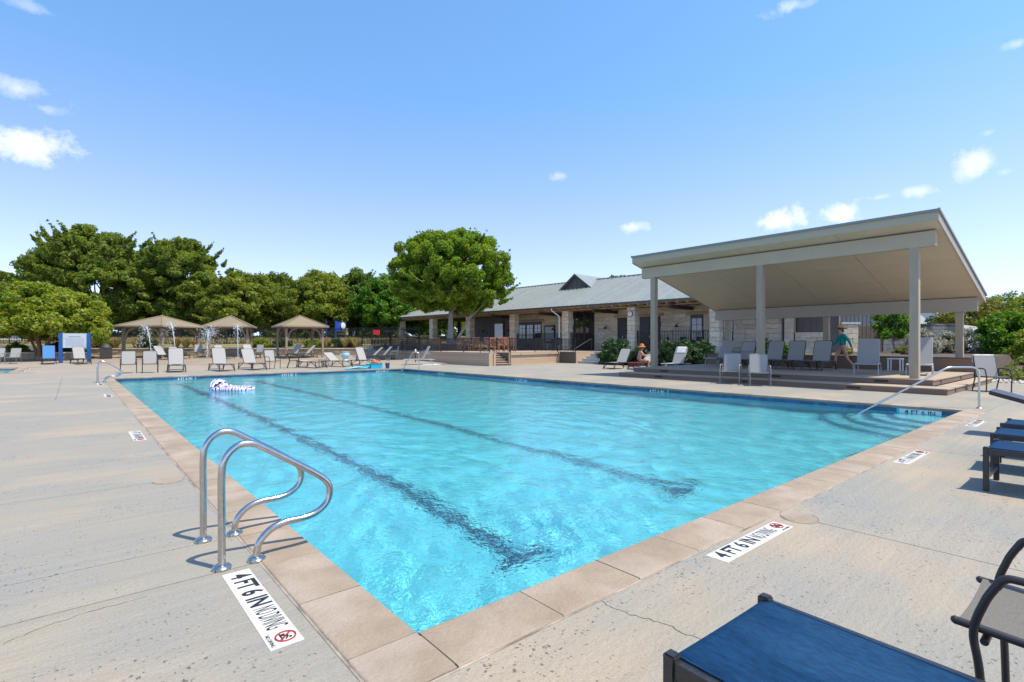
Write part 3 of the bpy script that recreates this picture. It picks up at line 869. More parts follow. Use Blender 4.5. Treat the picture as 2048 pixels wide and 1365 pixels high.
while y < Y1 - .05:
    ye = min(y + w_, Y1)
    def top(yy): return RXX if yy < Y1 - HX else EX + (Y1 - yy)
    m = MB()
    m.slab([roof_pt(EX - .03, y + .005), roof_pt(top(y), y + .005), roof_pt(top(ye), ye - .005), roof_pt(EX - .03, ye - .005)], .03)
    a, b = roof_pt(EX - .03, ye), roof_pt(top(ye), ye)
    m.beam((a[0], a[1], a[2] + .03), (b[0], b[1], b[2] + .03), .04, .07)
    put('roof_panel', m.mesh('roof_panel', 'metal_roof'), roof); y = ye
# hip end panels
x = EX
while x < RXX + HX - .1:
    xe = min(x + .6, RXX + HX)
    hz = lambda xx: (min(xx - EX, RXX + HX - xx))
    m = MB().slab([(x + .005, Y1 + .03, EZ + .05), (x + .005, Y1 - hz(x + .005), EZ + .05 + sl_ * hz(x + .005)), (xe - .005, Y1 - hz(xe - .005), EZ + .05 + sl_ * hz(xe - .005)), (xe - .005, Y1 + .03, EZ + .05)], -.03)
    put('roof_panel', m.mesh('roof_panel', 'metal_roof'), roof); x = xe
put('ridge_cap', MB().beam((RXX, Y0, RZ + .09), (RXX, Y1 - HX, RZ + .09), .3, .05).tube([(EX, Y1, EZ + .07), (RXX, Y1 - HX, RZ + .09)], .05, 6).mesh('ridge_cap', 'metal_roof'), roof)
B('gutter', MB().beam((EX - .09, Y0, EZ - .01), (EX - .09, Y1 + .1, EZ - .01), .12, .13).beam((EX - .1, Y1 + .09, EZ - .01), (RXX + HX, Y1 + .09, EZ - .01), .12, .13), 'gutter')
B('soffit', MB().box(EX, 2.5, Y0, Y1 - .1, EZ - .10, EZ - .06), 'roof_under')
B('ceiling', MB().box(2.5, 9.0, 14.2, Y1 - .1, EZ - .14, EZ - .10), 'dark_timber')
# rafters and porch beam
for i in range(60):
    yy = Y0 + .35 + i * .72
    pbox('rafter', 'timber', CB, EX + .02, 2.4, yy - .04, yy + .04, EZ - .22, EZ - .10)
B('porch_beam', MB().box(-.14, .14, Y0, Y1 - .2, EZ - .28, EZ - .222), 'timber')
B('porch_beam', MB().box(-.1, .1, 30.0, 30.2, EZ - .28, EZ - .22).box(.1, 8, 30.0, 30.2, EZ - .28, EZ - .22), 'timber')
for yy in (-3.2, 3.0, 8.4, 14.2): B('truss_beam', MB().box(-.72, 2.44, yy - .1, yy + .1, EZ - .52, EZ - .284), 'dark_timber')
# dormer
dr = B('dormer', MB().add([(DXF, DY0, 6.02), (DXF, DY1, 6.02), (DXF, dym, DZ - .05)], [(0, 2, 1)]), 'batten')
for i in range(1, 8):
    yy = DY0 + (DY1 - DY0) * i / 8; zt = 6.02 + (DZ - .05 - 6.02) * (1 - abs(yy - dym) / 2)
    put('batten', MB().box(DXF - .03, DXF, yy - .025, yy + .025, 6.02, zt - .02).mesh('batten', 'batten'), dr)
for s in (-1, 1):
    ya = dym + s * 2.35
    # panels of the dormer roof run from its ridge down to the valley with the main slope
    n = 16
    for i in range(n):
        xa, xb = DXF - .35 + i * .45, DXF - .35 + (i + 1) * .45 - .01
        def low(xx):
            # lateral reach where the dormer plane meets the main roof
            zr = EZ + .05 + sl_ * (min(xx, 2 * RXX - xx) - EX)
            kk = (DZ - 5.78) / 2.35
            return min(2.35, max(0.0, (DZ - zr) / kk + .25))
        la, lb = low(xa), low(xb)
        if la < .05 and lb < .05: continue
        kk = (DZ - 5.78) / 2.35
        P = [(xa, dym, DZ), (xb, dym, DZ), (xb, dym + s * lb, DZ - kk * lb), (xa, dym + s * la, DZ - kk * la)]
        m = MB().slab(P if s < 0 else P[::-1], .03)
        m.beam((xb, dym, DZ + .02), (xb, dym + s * lb, DZ - kk * lb + .02), .026, .05)
        put('roof_panel', m.mesh('roof_panel', 'metal_roof'), dr)
    put('verge', MB().beam((DXF - .33, dym, DZ - .1), (DXF - .33, dym + s * 2.35, 5.68), .04, .16).mesh('verge', 'gutter'), dr)
# pillars of stacked stone
for i in range(-1, 6):
    y = 6.0 * i
    c = B('pillar', MB().box(-.26, .26, y - .26, y + .26, FZ, EZ - .28), 'mortar')
    z = FZ; 
    while z < EZ - .33:
        h = min(rnd.uniform(.24, .38), EZ - .285 - z)
        if EZ - .285 - z - h < .14: h = EZ - .285 - z
        f_ = rnd.uniform(.35, .65); j = .31
        if rnd.random() < .55:
            put('stone', stone_mesh('limestone'), c, (0, y - j + j * f_, z + h / 2), (.62 + rnd.uniform(-.02, .02), 2 * j * f_ - .012, h - .012))
            put('stone', stone_mesh('limestone'), c, (0, y + j * f_, z + h / 2), (.62 + rnd.uniform(-.02, .02), 2 * j * (1 - f_) - .012, h - .012))
        else: put('stone', stone_mesh('limestone'), c, (0, y, z + h / 2), (.62 + rnd.uniform(-.02, .02), .62 + rnd.uniform(-.02, .02), h - .012))
        z += h
for y in (30.0, 24.0, 18.0): B('back_post', MB().box(8.0, 8.3, y - .15, y + .15, FZ, EZ - .14), 'dark_timber')
# front wall (local x = 2.5): core, stone facing with openings
WX = 2.5
wl = B('wall', MB().box(WX, WX + .3, -9.2, 14.2, FZ, EZ - .1), 'mortar')
holes = [(-4.0, -3.07, FZ, 3.35), (-.75, 1.0, FZ, 3.35), (1.97, 2.98, FZ, 3.35), (5.2, 8.24, FZ, 4.1), (11.0, 13.9, FZ, 3.3), (-6.05, -5.35, 1.3, 3.4)]
y0w = -9.1
stones(wl, (WX, 14.2), (WX, y0w), FZ, EZ - .12, .1, .29, .66, face=1, holes=[(14.2 - b, 14.2 - a, z0, z1) for a, b, z0, z1 in holes])
def door(y0, y1, z1, leaves, glass=True, lintel=True, gz0=1.0, name='door'):
    d = B(name, MB().box(WX - .075, WX - .02, y0, y1, FZ, z1), 'dark_door')
    n = leaves; w = (y1 - y0) / n
    for i in range(n):
        a, b = y0 + i * w + .12 * w, y0 + (i + 1) * w - .12 * w
        if glass:
            put('pane', MB().box(WX - .085, WX - .078, a, b, FZ + gz0, z1 - .25).mesh('pane', 'window_glass'), d)
            m = MB()
            for t in (.25, .5, .75): m.box(WX - .10, WX - .086, a, b, FZ + gz0 + (z1 - .25 - FZ - gz0) * t - .015, FZ + gz0 + (z1 - .25 - FZ - gz0) * t + .015)
            m.box(WX - .10, WX - .086, (a + b) / 2 - .015, (a + b) / 2 + .015, FZ + gz0, z1 - .25)
            put('muntin', m.mesh('muntin', 'dark_door'), d)
        put('leaf_frame', MB().box(WX - .095, WX - .078, y0 + i * w + .01, y0 + i * w + .05, FZ, z1 - .03).mesh('leaf_frame', 'dark_timber'), d)
    put('handle', MB().tube([(WX - .12, (y0 + y1) / 2, FZ + .95), (WX - .12, (y0 + y1) / 2, FZ + 1.15)], .015, 6).mesh('handle', 'steel'), d)
    if lintel: B('lintel', MB().box(WX - .14, WX + .02, y0 - .28, y1 + .28, z1, z1 + .24), 'timber')
door(-4.0, -3.07, 3.33, 1, gz0=.5)
door(-.75, 1.0, 3.33, 2, glass=False)
door(1.97, 2.98, 3.33, 1, glass=False)
door(5.2, 8.24, 4.06, 3, lintel=False, gz0=.9)
door(11.0, 13.9, 3.28, 3, lintel=True, gz0=1.0)
win = B('window', MB().box(WX - .06, WX - .02, -6.05, -5.35, 1.3, 3.4), 'dark_door')
put('pane', MB().box(WX - .07, WX - .062, -6.0, -5.4, 1.35, 3.35).mesh('pane', 'window_glass'), win)
put('muntin', MB().box(WX - .085, WX - .071, -5.715, -5.685, 1.35, 3.35).box(WX - .085, WX - .071, -6, -5.4, 2.3, 2.34).box(WX - .085, WX - .071, -6, -5.4, 2.85, 2.88).mesh('muntin', 'iron_green'), win)
# board and batten stretch to the left, with a window
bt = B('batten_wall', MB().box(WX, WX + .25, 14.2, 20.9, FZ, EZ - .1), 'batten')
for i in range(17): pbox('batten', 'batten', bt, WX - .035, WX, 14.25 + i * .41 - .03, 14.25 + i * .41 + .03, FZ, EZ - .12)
win = B('window', MB().box(WX - .08, WX - .036, 15.85, 17.3, 1.75, 3.35), 'dark_door')
put('pane', MB().box(WX - .09, WX - .081, 15.95, 17.2, 1.85, 3.25).mesh('pane', 'window_glass'), win)
B('side_wall', MB().box(WX + .25, 9, 14.2, 14.45, FZ, EZ - .1), 'batten')
# shaded batten wing with low stone wainscot at the right
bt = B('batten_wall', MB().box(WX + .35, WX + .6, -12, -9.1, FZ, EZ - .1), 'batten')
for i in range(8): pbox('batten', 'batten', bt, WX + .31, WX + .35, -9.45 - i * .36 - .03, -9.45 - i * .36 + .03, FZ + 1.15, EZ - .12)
ws = B('wainscot', MB().box(WX + .05, WX + .34, -11.3, -9.75, FZ, 2.0), 'mortar')
stones(ws, (WX + .05, -9.75), (WX + .05, -11.3), FZ, 2.0, .1, .3, .6, 'pale_stone' if False else 'limestone')
c = B('pillar', MB().box(WX - .1, WX + .3, -9.7, -9.2, FZ, EZ - .12), 'mortar')
stones(c, (WX - .1, -9.2), (WX - .1, -9.7), FZ, EZ - .12, .1, .3, .5)
B('downspout', MB().beam((WX - .12, -9.1, FZ), (WX - .12, -9.1, EZ - .1), .09, .09), 'gutter')
ds = MB().tube(fillet([(EX - .09, 6.9, EZ - .08), (EX - .09, 6.9, EZ - .22), (-.36, 6.55, EZ - .7), (-.36, 6.55, FZ)], .1), .05, 8)
B('downspout', ds, 'white_paint', True)
ds = MB().tube(fillet([(EX - .09, 30.6, EZ - .08), (EX - .09, 30.6, EZ - .22), (-.36, 30.35, EZ - .9), (-.36, 30.35, FZ)], .1), .05, 8)
B('downspout', ds, 'gutter', True)
# gooseneck wall lamps
def wall_lamp(y, z=2.75, x=WX - .08):
    l = B('wall_lamp', MB().tube(smooth_path([(x + .02, y, z - .05), (x - .15, y, z + .02), (x - .3, y, z + .0), (x - .34, y, z - .1)], 4), .018, 6), 'iron')
    put('lamp_shade', MB().lathe([(.04, .0), (.06, -.04), (.17, -.16), (.165, -.165)], n=12).mesh('lamp_shade', 'iron'), l, (x - .34, y, z - .08))
for y in (-2.2, 3.9, 9.4, 14.9, 18.6): wall_lamp(y)
fan = B('camera_box', MB().box(-.35, -.15, 2.0, 2.15, EZ - .42, EZ - .3).box(-.35, -.15, -2.1, -1.95, EZ - .42, EZ - .3), 'iron')

def clubloc(lx, ly, z=0.0):
    c, s = math.cos(R(4)), math.sin(R(4)); return (29.1 + lx * c - ly * s, 20.45 + lx * s + ly * c, z)
# clock, menu board, notice plate
ck = thing('wall_clock', 'round cream clock fixed high on the stone pillar beside the porch doors', 'clock', clubloc(-.335, .03, 3.42), R(4))
mt = Matrix.Rotation(R(-90), 4, 'Y')
ck_ = MB().lathe([(.21, 0), (.225, .02), (.225, .05), (.19, .055)], n=24).xf(mt); ck_.build('rim', 'dark_frame', ck, True)
MB().lathe([(.19, .052), (.188, .057)], n=24).xf(mt).build('face', 'clock_face', ck)
MB().beam((-.062, 0, 0), (-.062, .10, .03), .012, .006, (1, 0, 0)).beam((-.062, 0, 0), (-.062, -.02, .14), .012, .006, (1, 0, 0)).build('hand', 'iron', ck)
mn = thing('notice_board', 'tall black framed glazed notice board on the stone wall between the porch doors', 'notice board', clubloc(WX - .1, 10.0, 2.15), R(4))
MB().box(-.05, .03, -.62, .62, -.78, .78).build('frame', 'iron', mn)
MB().box(-.058, -.051, -.5, .5, -.66, .66).build('panel', 'board_face', mn)
pz = thing('wall_plate', 'small white notice plate on the stone wall right of the glazed double doors', 'plate', clubloc(WX - .1, 4.55, 2.05), R(4))
MB().box(-.01, .01, -.13, .13, -.16, .16).build('plate', 'white_paint', pz)
MB().box(-.014, -.0105, -.05, .05, -.06, .08).build('symbol', 'blue_paint', pz)

# ------------------------------------------------------------------ fences and railings
def railing(name, label, pts, h, n_post, z_base=None, gap=.115, group=None, post=.045, m='iron', cat='railing', top2=False, pw=.0135):
    """black metal railing: each post and rail a part, the pickets (a pixel wide) one joined part"""
    o = thing(name, label, cat, pts[0], 0, group)
    O = Vector(pts[0]); P = [Vector(p) - O for p in pts]
    pk = MB()
    for a, b in zip(P, P[1:]):
        L = (b - a).length; d = (b - a) / L; n = max(1, round(L / n_post))
        for t in range(n + (1 if (b - P[-1]).length < 1e-6 else 0)):
            q = a + d * (L * t / n)
            MB().box(q.x - post / 2, q.x + post / 2, q.y - post / 2, q.y + post / 2, q.z, q.z + h + .05).build('post', m, o)
        for zz in ((h - .02, .10) + ((h - .16,) if top2 else ())):
            MB().beam(a + Vector((0, 0, zz)), b + Vector((0, 0, zz)), .035, .035).build('rail', m, o)
        k = int(L / gap)
        for i in range(1, k):
            q = a + d * (i * L / k)
            pk.box(q.x - pw, q.x + pw, q.y - pw, q.y + pw, q.z + .10, q.z + h - (.02 if not top2 else -.0))
    tag(pk.build('picket', m, o), kind='stuff')
    return o
f0, f1, f2 = at(-90, 46), at(560, 46.5), at(838, 44.5)
railing('iron_fence', 'long black iron picket fence along the lawn behind the shade gazebos', [(*f0, 1.27), (*f1, 1.27), (*f2, 1.24)], 1.46, 2.4, gap=.14, post=.08, cat='fence', top2=True, pw=.016)
p = [clubloc(0, 5.65, FZ), clubloc(0, .4, FZ)]
railing('porch_railing', 'tall black picket railing on the porch left of the clock pillar', [clubloc(0, 5.65, FZ), clubloc(0, 4.3, FZ)], 1.4, 1.4)
railing('porch_railing', 'tall black picket railing on the porch behind the dark leafy bushes', [clubloc(0, -.35, FZ), clubloc(0, -5.65, FZ)], 1.4, 2.7)
railing('porch_railing', 'tall black picket railing in front of the porch doors and notice board', [clubloc(0, 11.65, FZ), clubloc(0, 6.35, FZ)], 1.4, 2.7)

# ------------------------------------------------------------------ wooden terrace in front of the porch
TZZ = .79
tpoly = [(17.45, 22.0), (17.8, 22.0), (17.8, 23.5), (19.2, 23.5), (19.2, 22.25), (24.6, 23.35), (24.6, 21.75), (28.3, 21.75), (26.9, 38.2), (17.45, 38.2)]
ter = thing('wooden_terrace', 'raised terrace clad in tan horizontal composite boards beside the pool', 'terrace', (17.45, 22.0, 0))
tloc = [(x - 17.45, y - 22.0) for x, y in tpoly]
ins = MB().prism([(x + .03 if x < 1 else x, y + .03) for x, y in tloc], -.05, TZZ - .035); ins.build('core', 'composite_dark', ter)
MB().prism(tloc, TZZ - .034, TZZ).build('deck_surface', 'composite_deck', ter)
for a, b in ((9, 0), (0, 1), (1, 2), (2, 3), (3, 4), (4, 5), (5, 6), (6, 7)):
    pa, pb = Vector(tloc[a % 10]), Vector(tloc[b]); d = (pb - pa).normalized(); nr = Vector((d.y, -d.x)) * 1
    h = (TZZ - .04) / 5
    for k in range(5):
        m = MB().beam((*(pa + nr * -.012 + d * .002), h * k + h / 2), (*(pb + nr * -.012 - d * .002), h * k + h / 2), .022, h - .008)
        m.build('board', 'composite_light', ter)
for x, y in ((0, 0), (.35, 0), (1.75, .25), (7.15, 1.35)):
    MB().box(x - .06, x + .06, y - .06, y + .06, 0, TZZ - .036).build('corner_trim', 'composite_light', ter)
MB().beam((-.03, .0, TZZ - .1), (-.03, 16.2, TZZ - .1), .02, .13).beam((1.78, .18, TZZ - .1), (7.12, 1.27, TZZ - .1), .02, .13).build('trim_board', 'composite_light', ter)
for k in range(5):
    z = TZZ * (k + 1) / 6; y0 = .02 + k * .28
    MB().box(.38, 1.72, y0, y0 + .31, z - .03, z).build('tread', 'composite_deck', ter)
    MB().box(.39, 1.71, y0 + .03, y0 + .055, z - TZZ / 6, z - .031).build('riser', 'composite', ter)
for t in (.15, .75): 
    q = Vector(tloc[4]).lerp(Vector(tloc[5]), t); MB().box(q.x - .2, q.x + .2, q.y - .06, q.y - .03, TZZ - .16, TZZ - .11).build('deck_light', 'iron', ter)
T_ = lambda x, y: (x, y, TZZ)
railing('terrace_railing', 'black picket railing along the pool side of the wooden terrace, left of its steps', [T_(17.55, 38), T_(17.55, 22.12)], .88, 2.6)
railing('terrace_railing', 'black picket railing on the wooden terrace between its steps and the stone steps', [T_(19.3, 22.38), T_(24.5, 23.42), T_(24.7, 21.9)], .88, 2.6)
railing('ramp_railing', 'black picket railing beside the ramp at the far left end of the wooden terrace', [(*at(722, 37.5), .62), (*at(772, 38.3), .76)], .9, 1.6)
for lab, x in (('left sloping black handrail of the wooden terrace steps', 17.86), ('right sloping black handrail of the wooden terrace steps', 19.14)):
    hr = thing('handrail', lab, 'handrail', (x, 22.0, 0))
    MB().tube(fillet([(0, .1, 0), (0, .1, .95), (0, 1.45, 1.7), (0, 1.45, TZZ)], .06), .022, 7).build('rail', 'iron', hr, True)
# pale stone steps up to the porch doors
ss = thing('stone_steps', 'pale grey stone steps leading up to the glazed porch doors', 'steps', clubloc(-1.0, 0, 0), R(4))
for k in range(5):
    x = -3.2 + k * .42; z = FZ * (k + 1) / 5
    for j in range(3):
        MB().box(x, 0.0 if k == 4 else x + .6, -.9 + j * .95, -.9 + j * .95 + .945, z - FZ / 5, z - .003 if j != 1 else z).build('stone', 'grey_stone', ss)
    MB().box(x + .1, .0, -.88, 1.94, 0 if k == 0 else z - FZ / 5 - .01, z - .02).build('core', 'mortar', ss)
for lab, y in (('left black handrail on the pale stone steps', 2.0), ('right black handrail on the pale stone steps', -.9)):
    c = clubloc(-4.2, y, 0); hr = thing('handrail', lab, 'handrail', c, R(4))
    MB().tube(fillet([(0, 0, 0), (0, 0, .92), (2.0, 0, 1.68), (2.0, 0, .7)], .05), .025, 7).build('rail', 'iron', hr, True)

# ------------------------------------------------------------------ right-hand back: gate, pier, walls, houses
px_, py_ = at(1693, 33)
pier = thing('stone_pier', 'square limestone block pier with pale cap left of the brown gate', 'pier', (px_, py_, .75), R(-40))
MB().box(-.48, .48, -.3, .3, 0, 1.8).build('core', 'mortar', pier)
stones(pier, (-.48, -.3), (.48, -.3), 0, 1.78, .1, .3, .5)
stones(pier, (.48, -.3), (.48, .3), 0, 1.78, .1, .3, .5)
MB().box(-.58, .62, -.42, .42, 1.8, 1.92).build('cap', 'pale_stone', pier)
gx, gy = at(1738, 33.2)
gate = thing('metal_gate', 'brown gate of upright corrugated boards between the limestone pier and small tree', 'gate', (gx, gy, .78), R(-40))
for i in range(13): pbox('board', 'composite_dark', gate, -.82 + i * .126, -.82 + i * .126 + .118, -.03 - .012 * (i % 2), .02, .02, 1.66)
MB().box(-.86, -.83, -.05, .05, 0, 1.7).box(.83, .88, -.05, .05, 0, 1.7).box(-.83, .83, .021, .06, 1.5, 1.58).box(-.83, .83, .021, .06, .1, .18).build('frame', 'dark_frame', gate)
MB().box(-.80, -.66, -.08, -.045, .92, 1.02).build('latch', 'iron', gate)
wx0, wy0 = at(1766, 33.5)
w1 = thing('garden_wall', 'weathered dark limestone boundary wall, shade painted in, behind the right end of the pavilion', 'wall', (wx0, wy0, .7))
a = Vector((0, 0)); b = Vector(at(1925, 33.5)) - Vector((wx0, wy0)); cpt = Vector(at(1990, 43)) - Vector((wx0, wy0))
d = (b - a).normalized(); nrm = Vector((-d.y, d.x))
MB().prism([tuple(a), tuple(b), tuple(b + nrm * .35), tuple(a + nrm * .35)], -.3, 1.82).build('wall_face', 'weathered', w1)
d2 = (cpt - b).normalized(); n2 = Vector((-d2.y, d2.x))
MB().prism([tuple(b + d2 * .004), tuple(cpt), tuple(cpt + n2 * .35), tuple(b + n2 * .35 + d2 * .004)], -.3, 1.84).build('wall_face', 'pale_stone', w1)
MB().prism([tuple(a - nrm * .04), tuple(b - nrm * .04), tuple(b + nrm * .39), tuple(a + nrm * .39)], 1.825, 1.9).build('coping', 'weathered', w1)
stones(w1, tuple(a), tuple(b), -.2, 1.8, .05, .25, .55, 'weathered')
stones(w1, tuple(b), tuple(cpt), -.2, 1.82, .05, .25, .55, 'pale_stone')
# sunlit board-and-batten annex behind the gate
ax, ay = at(1712, 42)
an = thing('batten_annex', 'sunlit tan board and batten annex wall seen above the brown gate', 'building', (ax, ay, .7), R(-33))
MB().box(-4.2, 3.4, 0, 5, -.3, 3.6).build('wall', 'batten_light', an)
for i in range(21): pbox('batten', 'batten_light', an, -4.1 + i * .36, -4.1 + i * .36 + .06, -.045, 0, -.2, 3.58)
MB().slab([(-4.5, -.5, 3.62), (3.8, -.5, 3.62), (3.8, 2.6, 4.5), (-4.5, 2.6, 4.5)], .1).slab([(3.8, 5.4, 3.62), (-4.5, 5.4, 3.62), (-4.5, 2.6, 4.5), (3.8, 2.6, 4.5)], .1).build('roof', 'house_roof', an)
def house(label, px, d, w, dp, h, rh, rz):
    x, y = at(px, d); o = thing('house', label, 'house', (x, y, .7), rz)
    MB().box(-w / 2, w / 2, 0, dp, -.2, h).build('wall', 'stucco', o)
    rf = MB().slab([(-w / 2 - .4, -.5, h), (w / 2 + .4, -.5, h), (w / 2 - 1.5, dp / 2, h + rh), (-w / 2 + 1.5, dp / 2, h + rh)], .12)
    rf.slab([(w / 2 + .4, dp + .5, h), (-w / 2 - .4, dp + .5, h), (-w / 2 + 1.5, dp / 2, h + rh), (w / 2 - 1.5, dp / 2, h + rh)], .12)
    rf.slab([(w / 2 + .4, -.5, h), (w / 2 + .4, dp + .5, h), (w / 2 - 1.5, dp / 2, h + rh)], .12).slab([(-w / 2 - .4, dp + .5, h), (-w / 2 - .4, -.5, h), (-w / 2 + 1.5, dp / 2, h + rh)], .12)
    rf.build('roof', 'house_roof', o)
    w_ = MB().box(-1, 1, -.04, 0, .9, 2.1).build('window', 'window_glass', o)
house('distant grey hip roofed house seen between the pavilion posts above the dark wall', 1820, 62, 13, 9, 2.9, 2.4, R(-55))
house('distant house with grey roof peeking out right of the pavilion roof edge', 1968, 62, 12, 9, 3.6, 2.6, R(-30))
# ------------------------------------------------------------------ vegetation
def leaf_mesh(name, cl, per, size, m, seed, squash=.8, aspect=.5, up=.35, shell=.45, hang=0.0):
    """leaf-sized faces spread through leaf clumps; cl rows are (x, y, z, radius)"""
    rng = np.random.default_rng(seed); cl = np.asarray(cl, float)
    w = cl[:, 3] ** 2; idx = rng.choice(len(cl), int(per * len(cl)), p=w / w.sum()); n = len(idx)
    d = rng.normal(size=(n, 3)); d /= np.linalg.norm(d, axis=1)[:, None]
    r = rng.random(n) ** shell
    c = cl[idx, :3] + d * (r * cl[idx, 3])[:, None] * np.array([1, 1, squash])
    nrm = d * .6 + rng.normal(size=(n, 3)) * .7 + np.array([0, 0, up]); nrm /= np.linalg.norm(nrm, axis=1)[:, None]
    a = np.cross(nrm, rng.normal(size=(n, 3))); a[:, 2] -= hang; a /= np.linalg.norm(a, axis=1)[:, None]
    b = np.cross(nrm, a); b /= np.linalg.norm(b, axis=1)[:, None]
    s = size * (.6 + .8 * rng.random(n))[:, None]
    P = np.stack([c - a * s, c + b * s * aspect + nrm * s * .12, c + a * s, c - b * s * aspect + nrm * s * .12], 1).reshape(-1, 3)
    return np_mesh(name, P, np.arange(4 * n).reshape(n, 4), m)

def crown_clumps(rx, ry, z0, z1, n, cr, seed, flat=.0, lobes=6):
    """clump centres filling an uneven dome: wide skirt, rounded top, lumpy outline, a few gaps"""
    rng = np.random.default_rng(seed); out = []
    ph = rng.random(6) * 6.28; gaps = rng.normal(size=(9, 3)); gaps /= np.linalg.norm(gaps, axis=1)[:, None]
    hs = np.array([0, .12, .3, .5, .7, .85, .95, 1.0]); ws = np.array([.50, .80, .98, 1.0, .95, .78, .55, .25]) if flat else np.array([.62, .86, 1.0, .97, .80, .56, .33, .10])
    while len(out) < n:
        h = rng.random() ** .9; a = rng.random() * 6.283; q = rng.random() ** (.30 if rng.random() < .75 else .6)
        lf = .38 if flat else 1.0
        lump = 1 + lf * .10 * math.sin(lobes * .5 * a + ph[0] + 3 * h) + lf * .10 * math.sin(2 * a + ph[1]) + lf * .08 * math.sin(lobes * a + ph[2] - 5 * h)
        w = np.interp(h, hs, ws) * lump * q
        top = 1 + lf * .07 * math.sin(2 * a + ph[3]) + lf * .05 * math.sin(5 * a + ph[4])
        d = np.array([math.cos(a) * w, math.sin(a) * w, (h - .45) * 1.6]); l = np.linalg.norm(d) + 1e-6
        if q > .72 and (gaps @ (d / l)).max() > (.99 if flat else .952): continue
        out.append((math.cos(a) * rx * w, math.sin(a) * ry * w, z0 + (z1 - z0) * h * (top if h > .5 else 1), cr * rng.uniform(.55, 1.2)))
    return np.array(out)

def limbs(base_r, fork_z, cl, nl, seed, lean=(0, 0), stems=1, spread=.25):
    rng = random.Random(seed); m = MB()
    cs = sorted([tuple(c) for c in cl], key=lambda c: c[2])
    tops = []
    for s in range(stems):
        a = 2 * math.pi * s / max(stems, 1) + .5
        bx, by = (math.cos(a) * base_r * 1.3, math.sin(a) * base_r * 1.3) if stems > 1 else (0, 0)
        tx, ty = bx + lean[0] + (math.cos(a) * spread * fork_z if stems > 1 else 0), by + lean[1] + (math.sin(a) * spread * fork_z if stems > 1 else 0)
        br = base_r if stems == 1 else base_r * .6
        pts = smooth_path([(bx, by, -.15), (bx + (tx - bx) * .2 + rng.uniform(-.05, .05), by + (ty - by) * .2, fork_z * .35), (bx + (tx - bx) * .6, by + (ty - by) * .6 + rng.uniform(-.08, .08), fork_z * .7), (tx, ty, fork_z)], 4)
        n = len(pts); m.tube(pts, [br * (1.35 - .65 * min(1, i / n * 2.2)) if i < n / 3 else br * (.95 - .3 * i / n) for i in range(n)], 9)
        tops.append((tx, ty, fork_z, br * .66))
    for i in range(nl):
        c = cs[int((i + .5) / nl * len(cs))]; t = min(tops, key=lambda q: (q[0] - c[0]) ** 2 + (q[1] - c[1]) ** 2)
        k = rng.uniform(.3, .5)
        mid = (t[0] + (c[0] - t[0]) * k + rng.uniform(-.4, .4), t[1] + (c[1] - t[1]) * k + rng.uniform(-.4, .4), t[2] + (c[2] - t[2]) * rng.uniform(.45, .7))
        pts = smooth_path([(t[0], t[1], t[2] - .25), (t[0] + (mid[0] - t[0]) * .3, t[1] + (mid[1] - t[1]) * .3, t[2] + (mid[2] - t[2]) * .45), mid, c[:3]], 4)
        n = len(pts); r0 = t[3] * rng.uniform(.35, .7)
        m.tube(pts, [r0 * (1 - .85 * j / (n - 1)) + .012 for j in range(n)], 6)
        if rng.random() < .8:
            c2 = cs[min(len(cs) - 1, max(0, int((i + .5) / nl * len(cs)) + rng.randint(-3, 3)))]
            pts = smooth_path([mid, ((mid[0] + c2[0]) / 2 + rng.uniform(-.3, .3), (mid[1] + c2[1]) / 2, (mid[2] + c2[2]) / 2), c2[:3]], 3)
            n = len(pts); m.tube(pts, [r0 * .4 * (1 - .8 * j / (n - 1)) + .01 for j in range(n)], 5)
    return m

def tree(name, label, loc, rx, ry, z0, z1, leafm, barkm, seed, n=130, cr=1.1, per=170, size=.2, base_r=.3, fork=2.0, nl=16, stems=1, lean=(0, 0), cat='tree', group=None, lobes=6, flat=0, aspect=.5, spread=.25, squash=.75, extra=None, hang=0.0, up=.35):
    t = thing(name, label, cat, loc, 0, group)
    cl = crown_clumps(rx, ry, z0, z1, n, cr, seed, flat=flat, lobes=lobes)
    if extra: cl = np.concatenate([cl, np.array(extra, float)])
    put('crown', leaf_mesh('crown', cl, per, size, leafm, seed, squash=squash, aspect=aspect, hang=hang, up=up), t)
    limbs(base_r, fork, cl, nl, seed, lean, stems, spread).build('trunk', barkm, t, True)
    return t
def W(px, d, z): return (*at(px, d), z)

# the two big live oaks behind the splash pad: long upswept sprays at the top
def sprays(rx, ry, z1, n, seed, r=.5, zlo=.28):
    """twig sprays that break the outline: upswept at the top, sideways on the flanks"""
    rng = random.Random(seed); out = []
    for i in range(int(n * 2.2)):
        a = rng.uniform(0, 6.28); flank = i >= n
        q = rng.uniform(.86, 1.02) if flank else rng.uniform(.3, .95); x, y = math.cos(a) * rx * q, math.sin(a) * ry * q
        zt = z1 * rng.uniform(zlo, max(.62, zlo + .2)) if flank else z1 - (q ** 2) * (z1 * .33)
        L = rng.uniform(.8, 2.0); o = rng.uniform(.5, .9) if flank else rng.uniform(.2, .7); dx, dy = math.cos(a + rng.uniform(-.6, .6)) * o, math.sin(a + rng.uniform(-.6, .6)) * o
        up = rng.uniform(.1, .45) if flank else rng.uniform(.45, .8)
        for k in range(6): out.append((x + dx * L * k / 5, y + dy * L * k / 5, zt + L * up * k / 5 - .6, r * (.95 - .13 * k) * rng.uniform(.7, 1.1)))
    return out
tree('live_oak', 'largest live oak, broad dark crown rising behind the left gazebo and myrtle', W(195, 62, 2.0), 8.3, 8.0, 1.7, 12.0, 'oak_leaf', 'bark', 11, n=620, cr=.78, per=135, size=.155, base_r=.42, fork=2.6, nl=26, extra=sprays(8.4, 8, 13.1, 44, 4, .42), lobes=8)
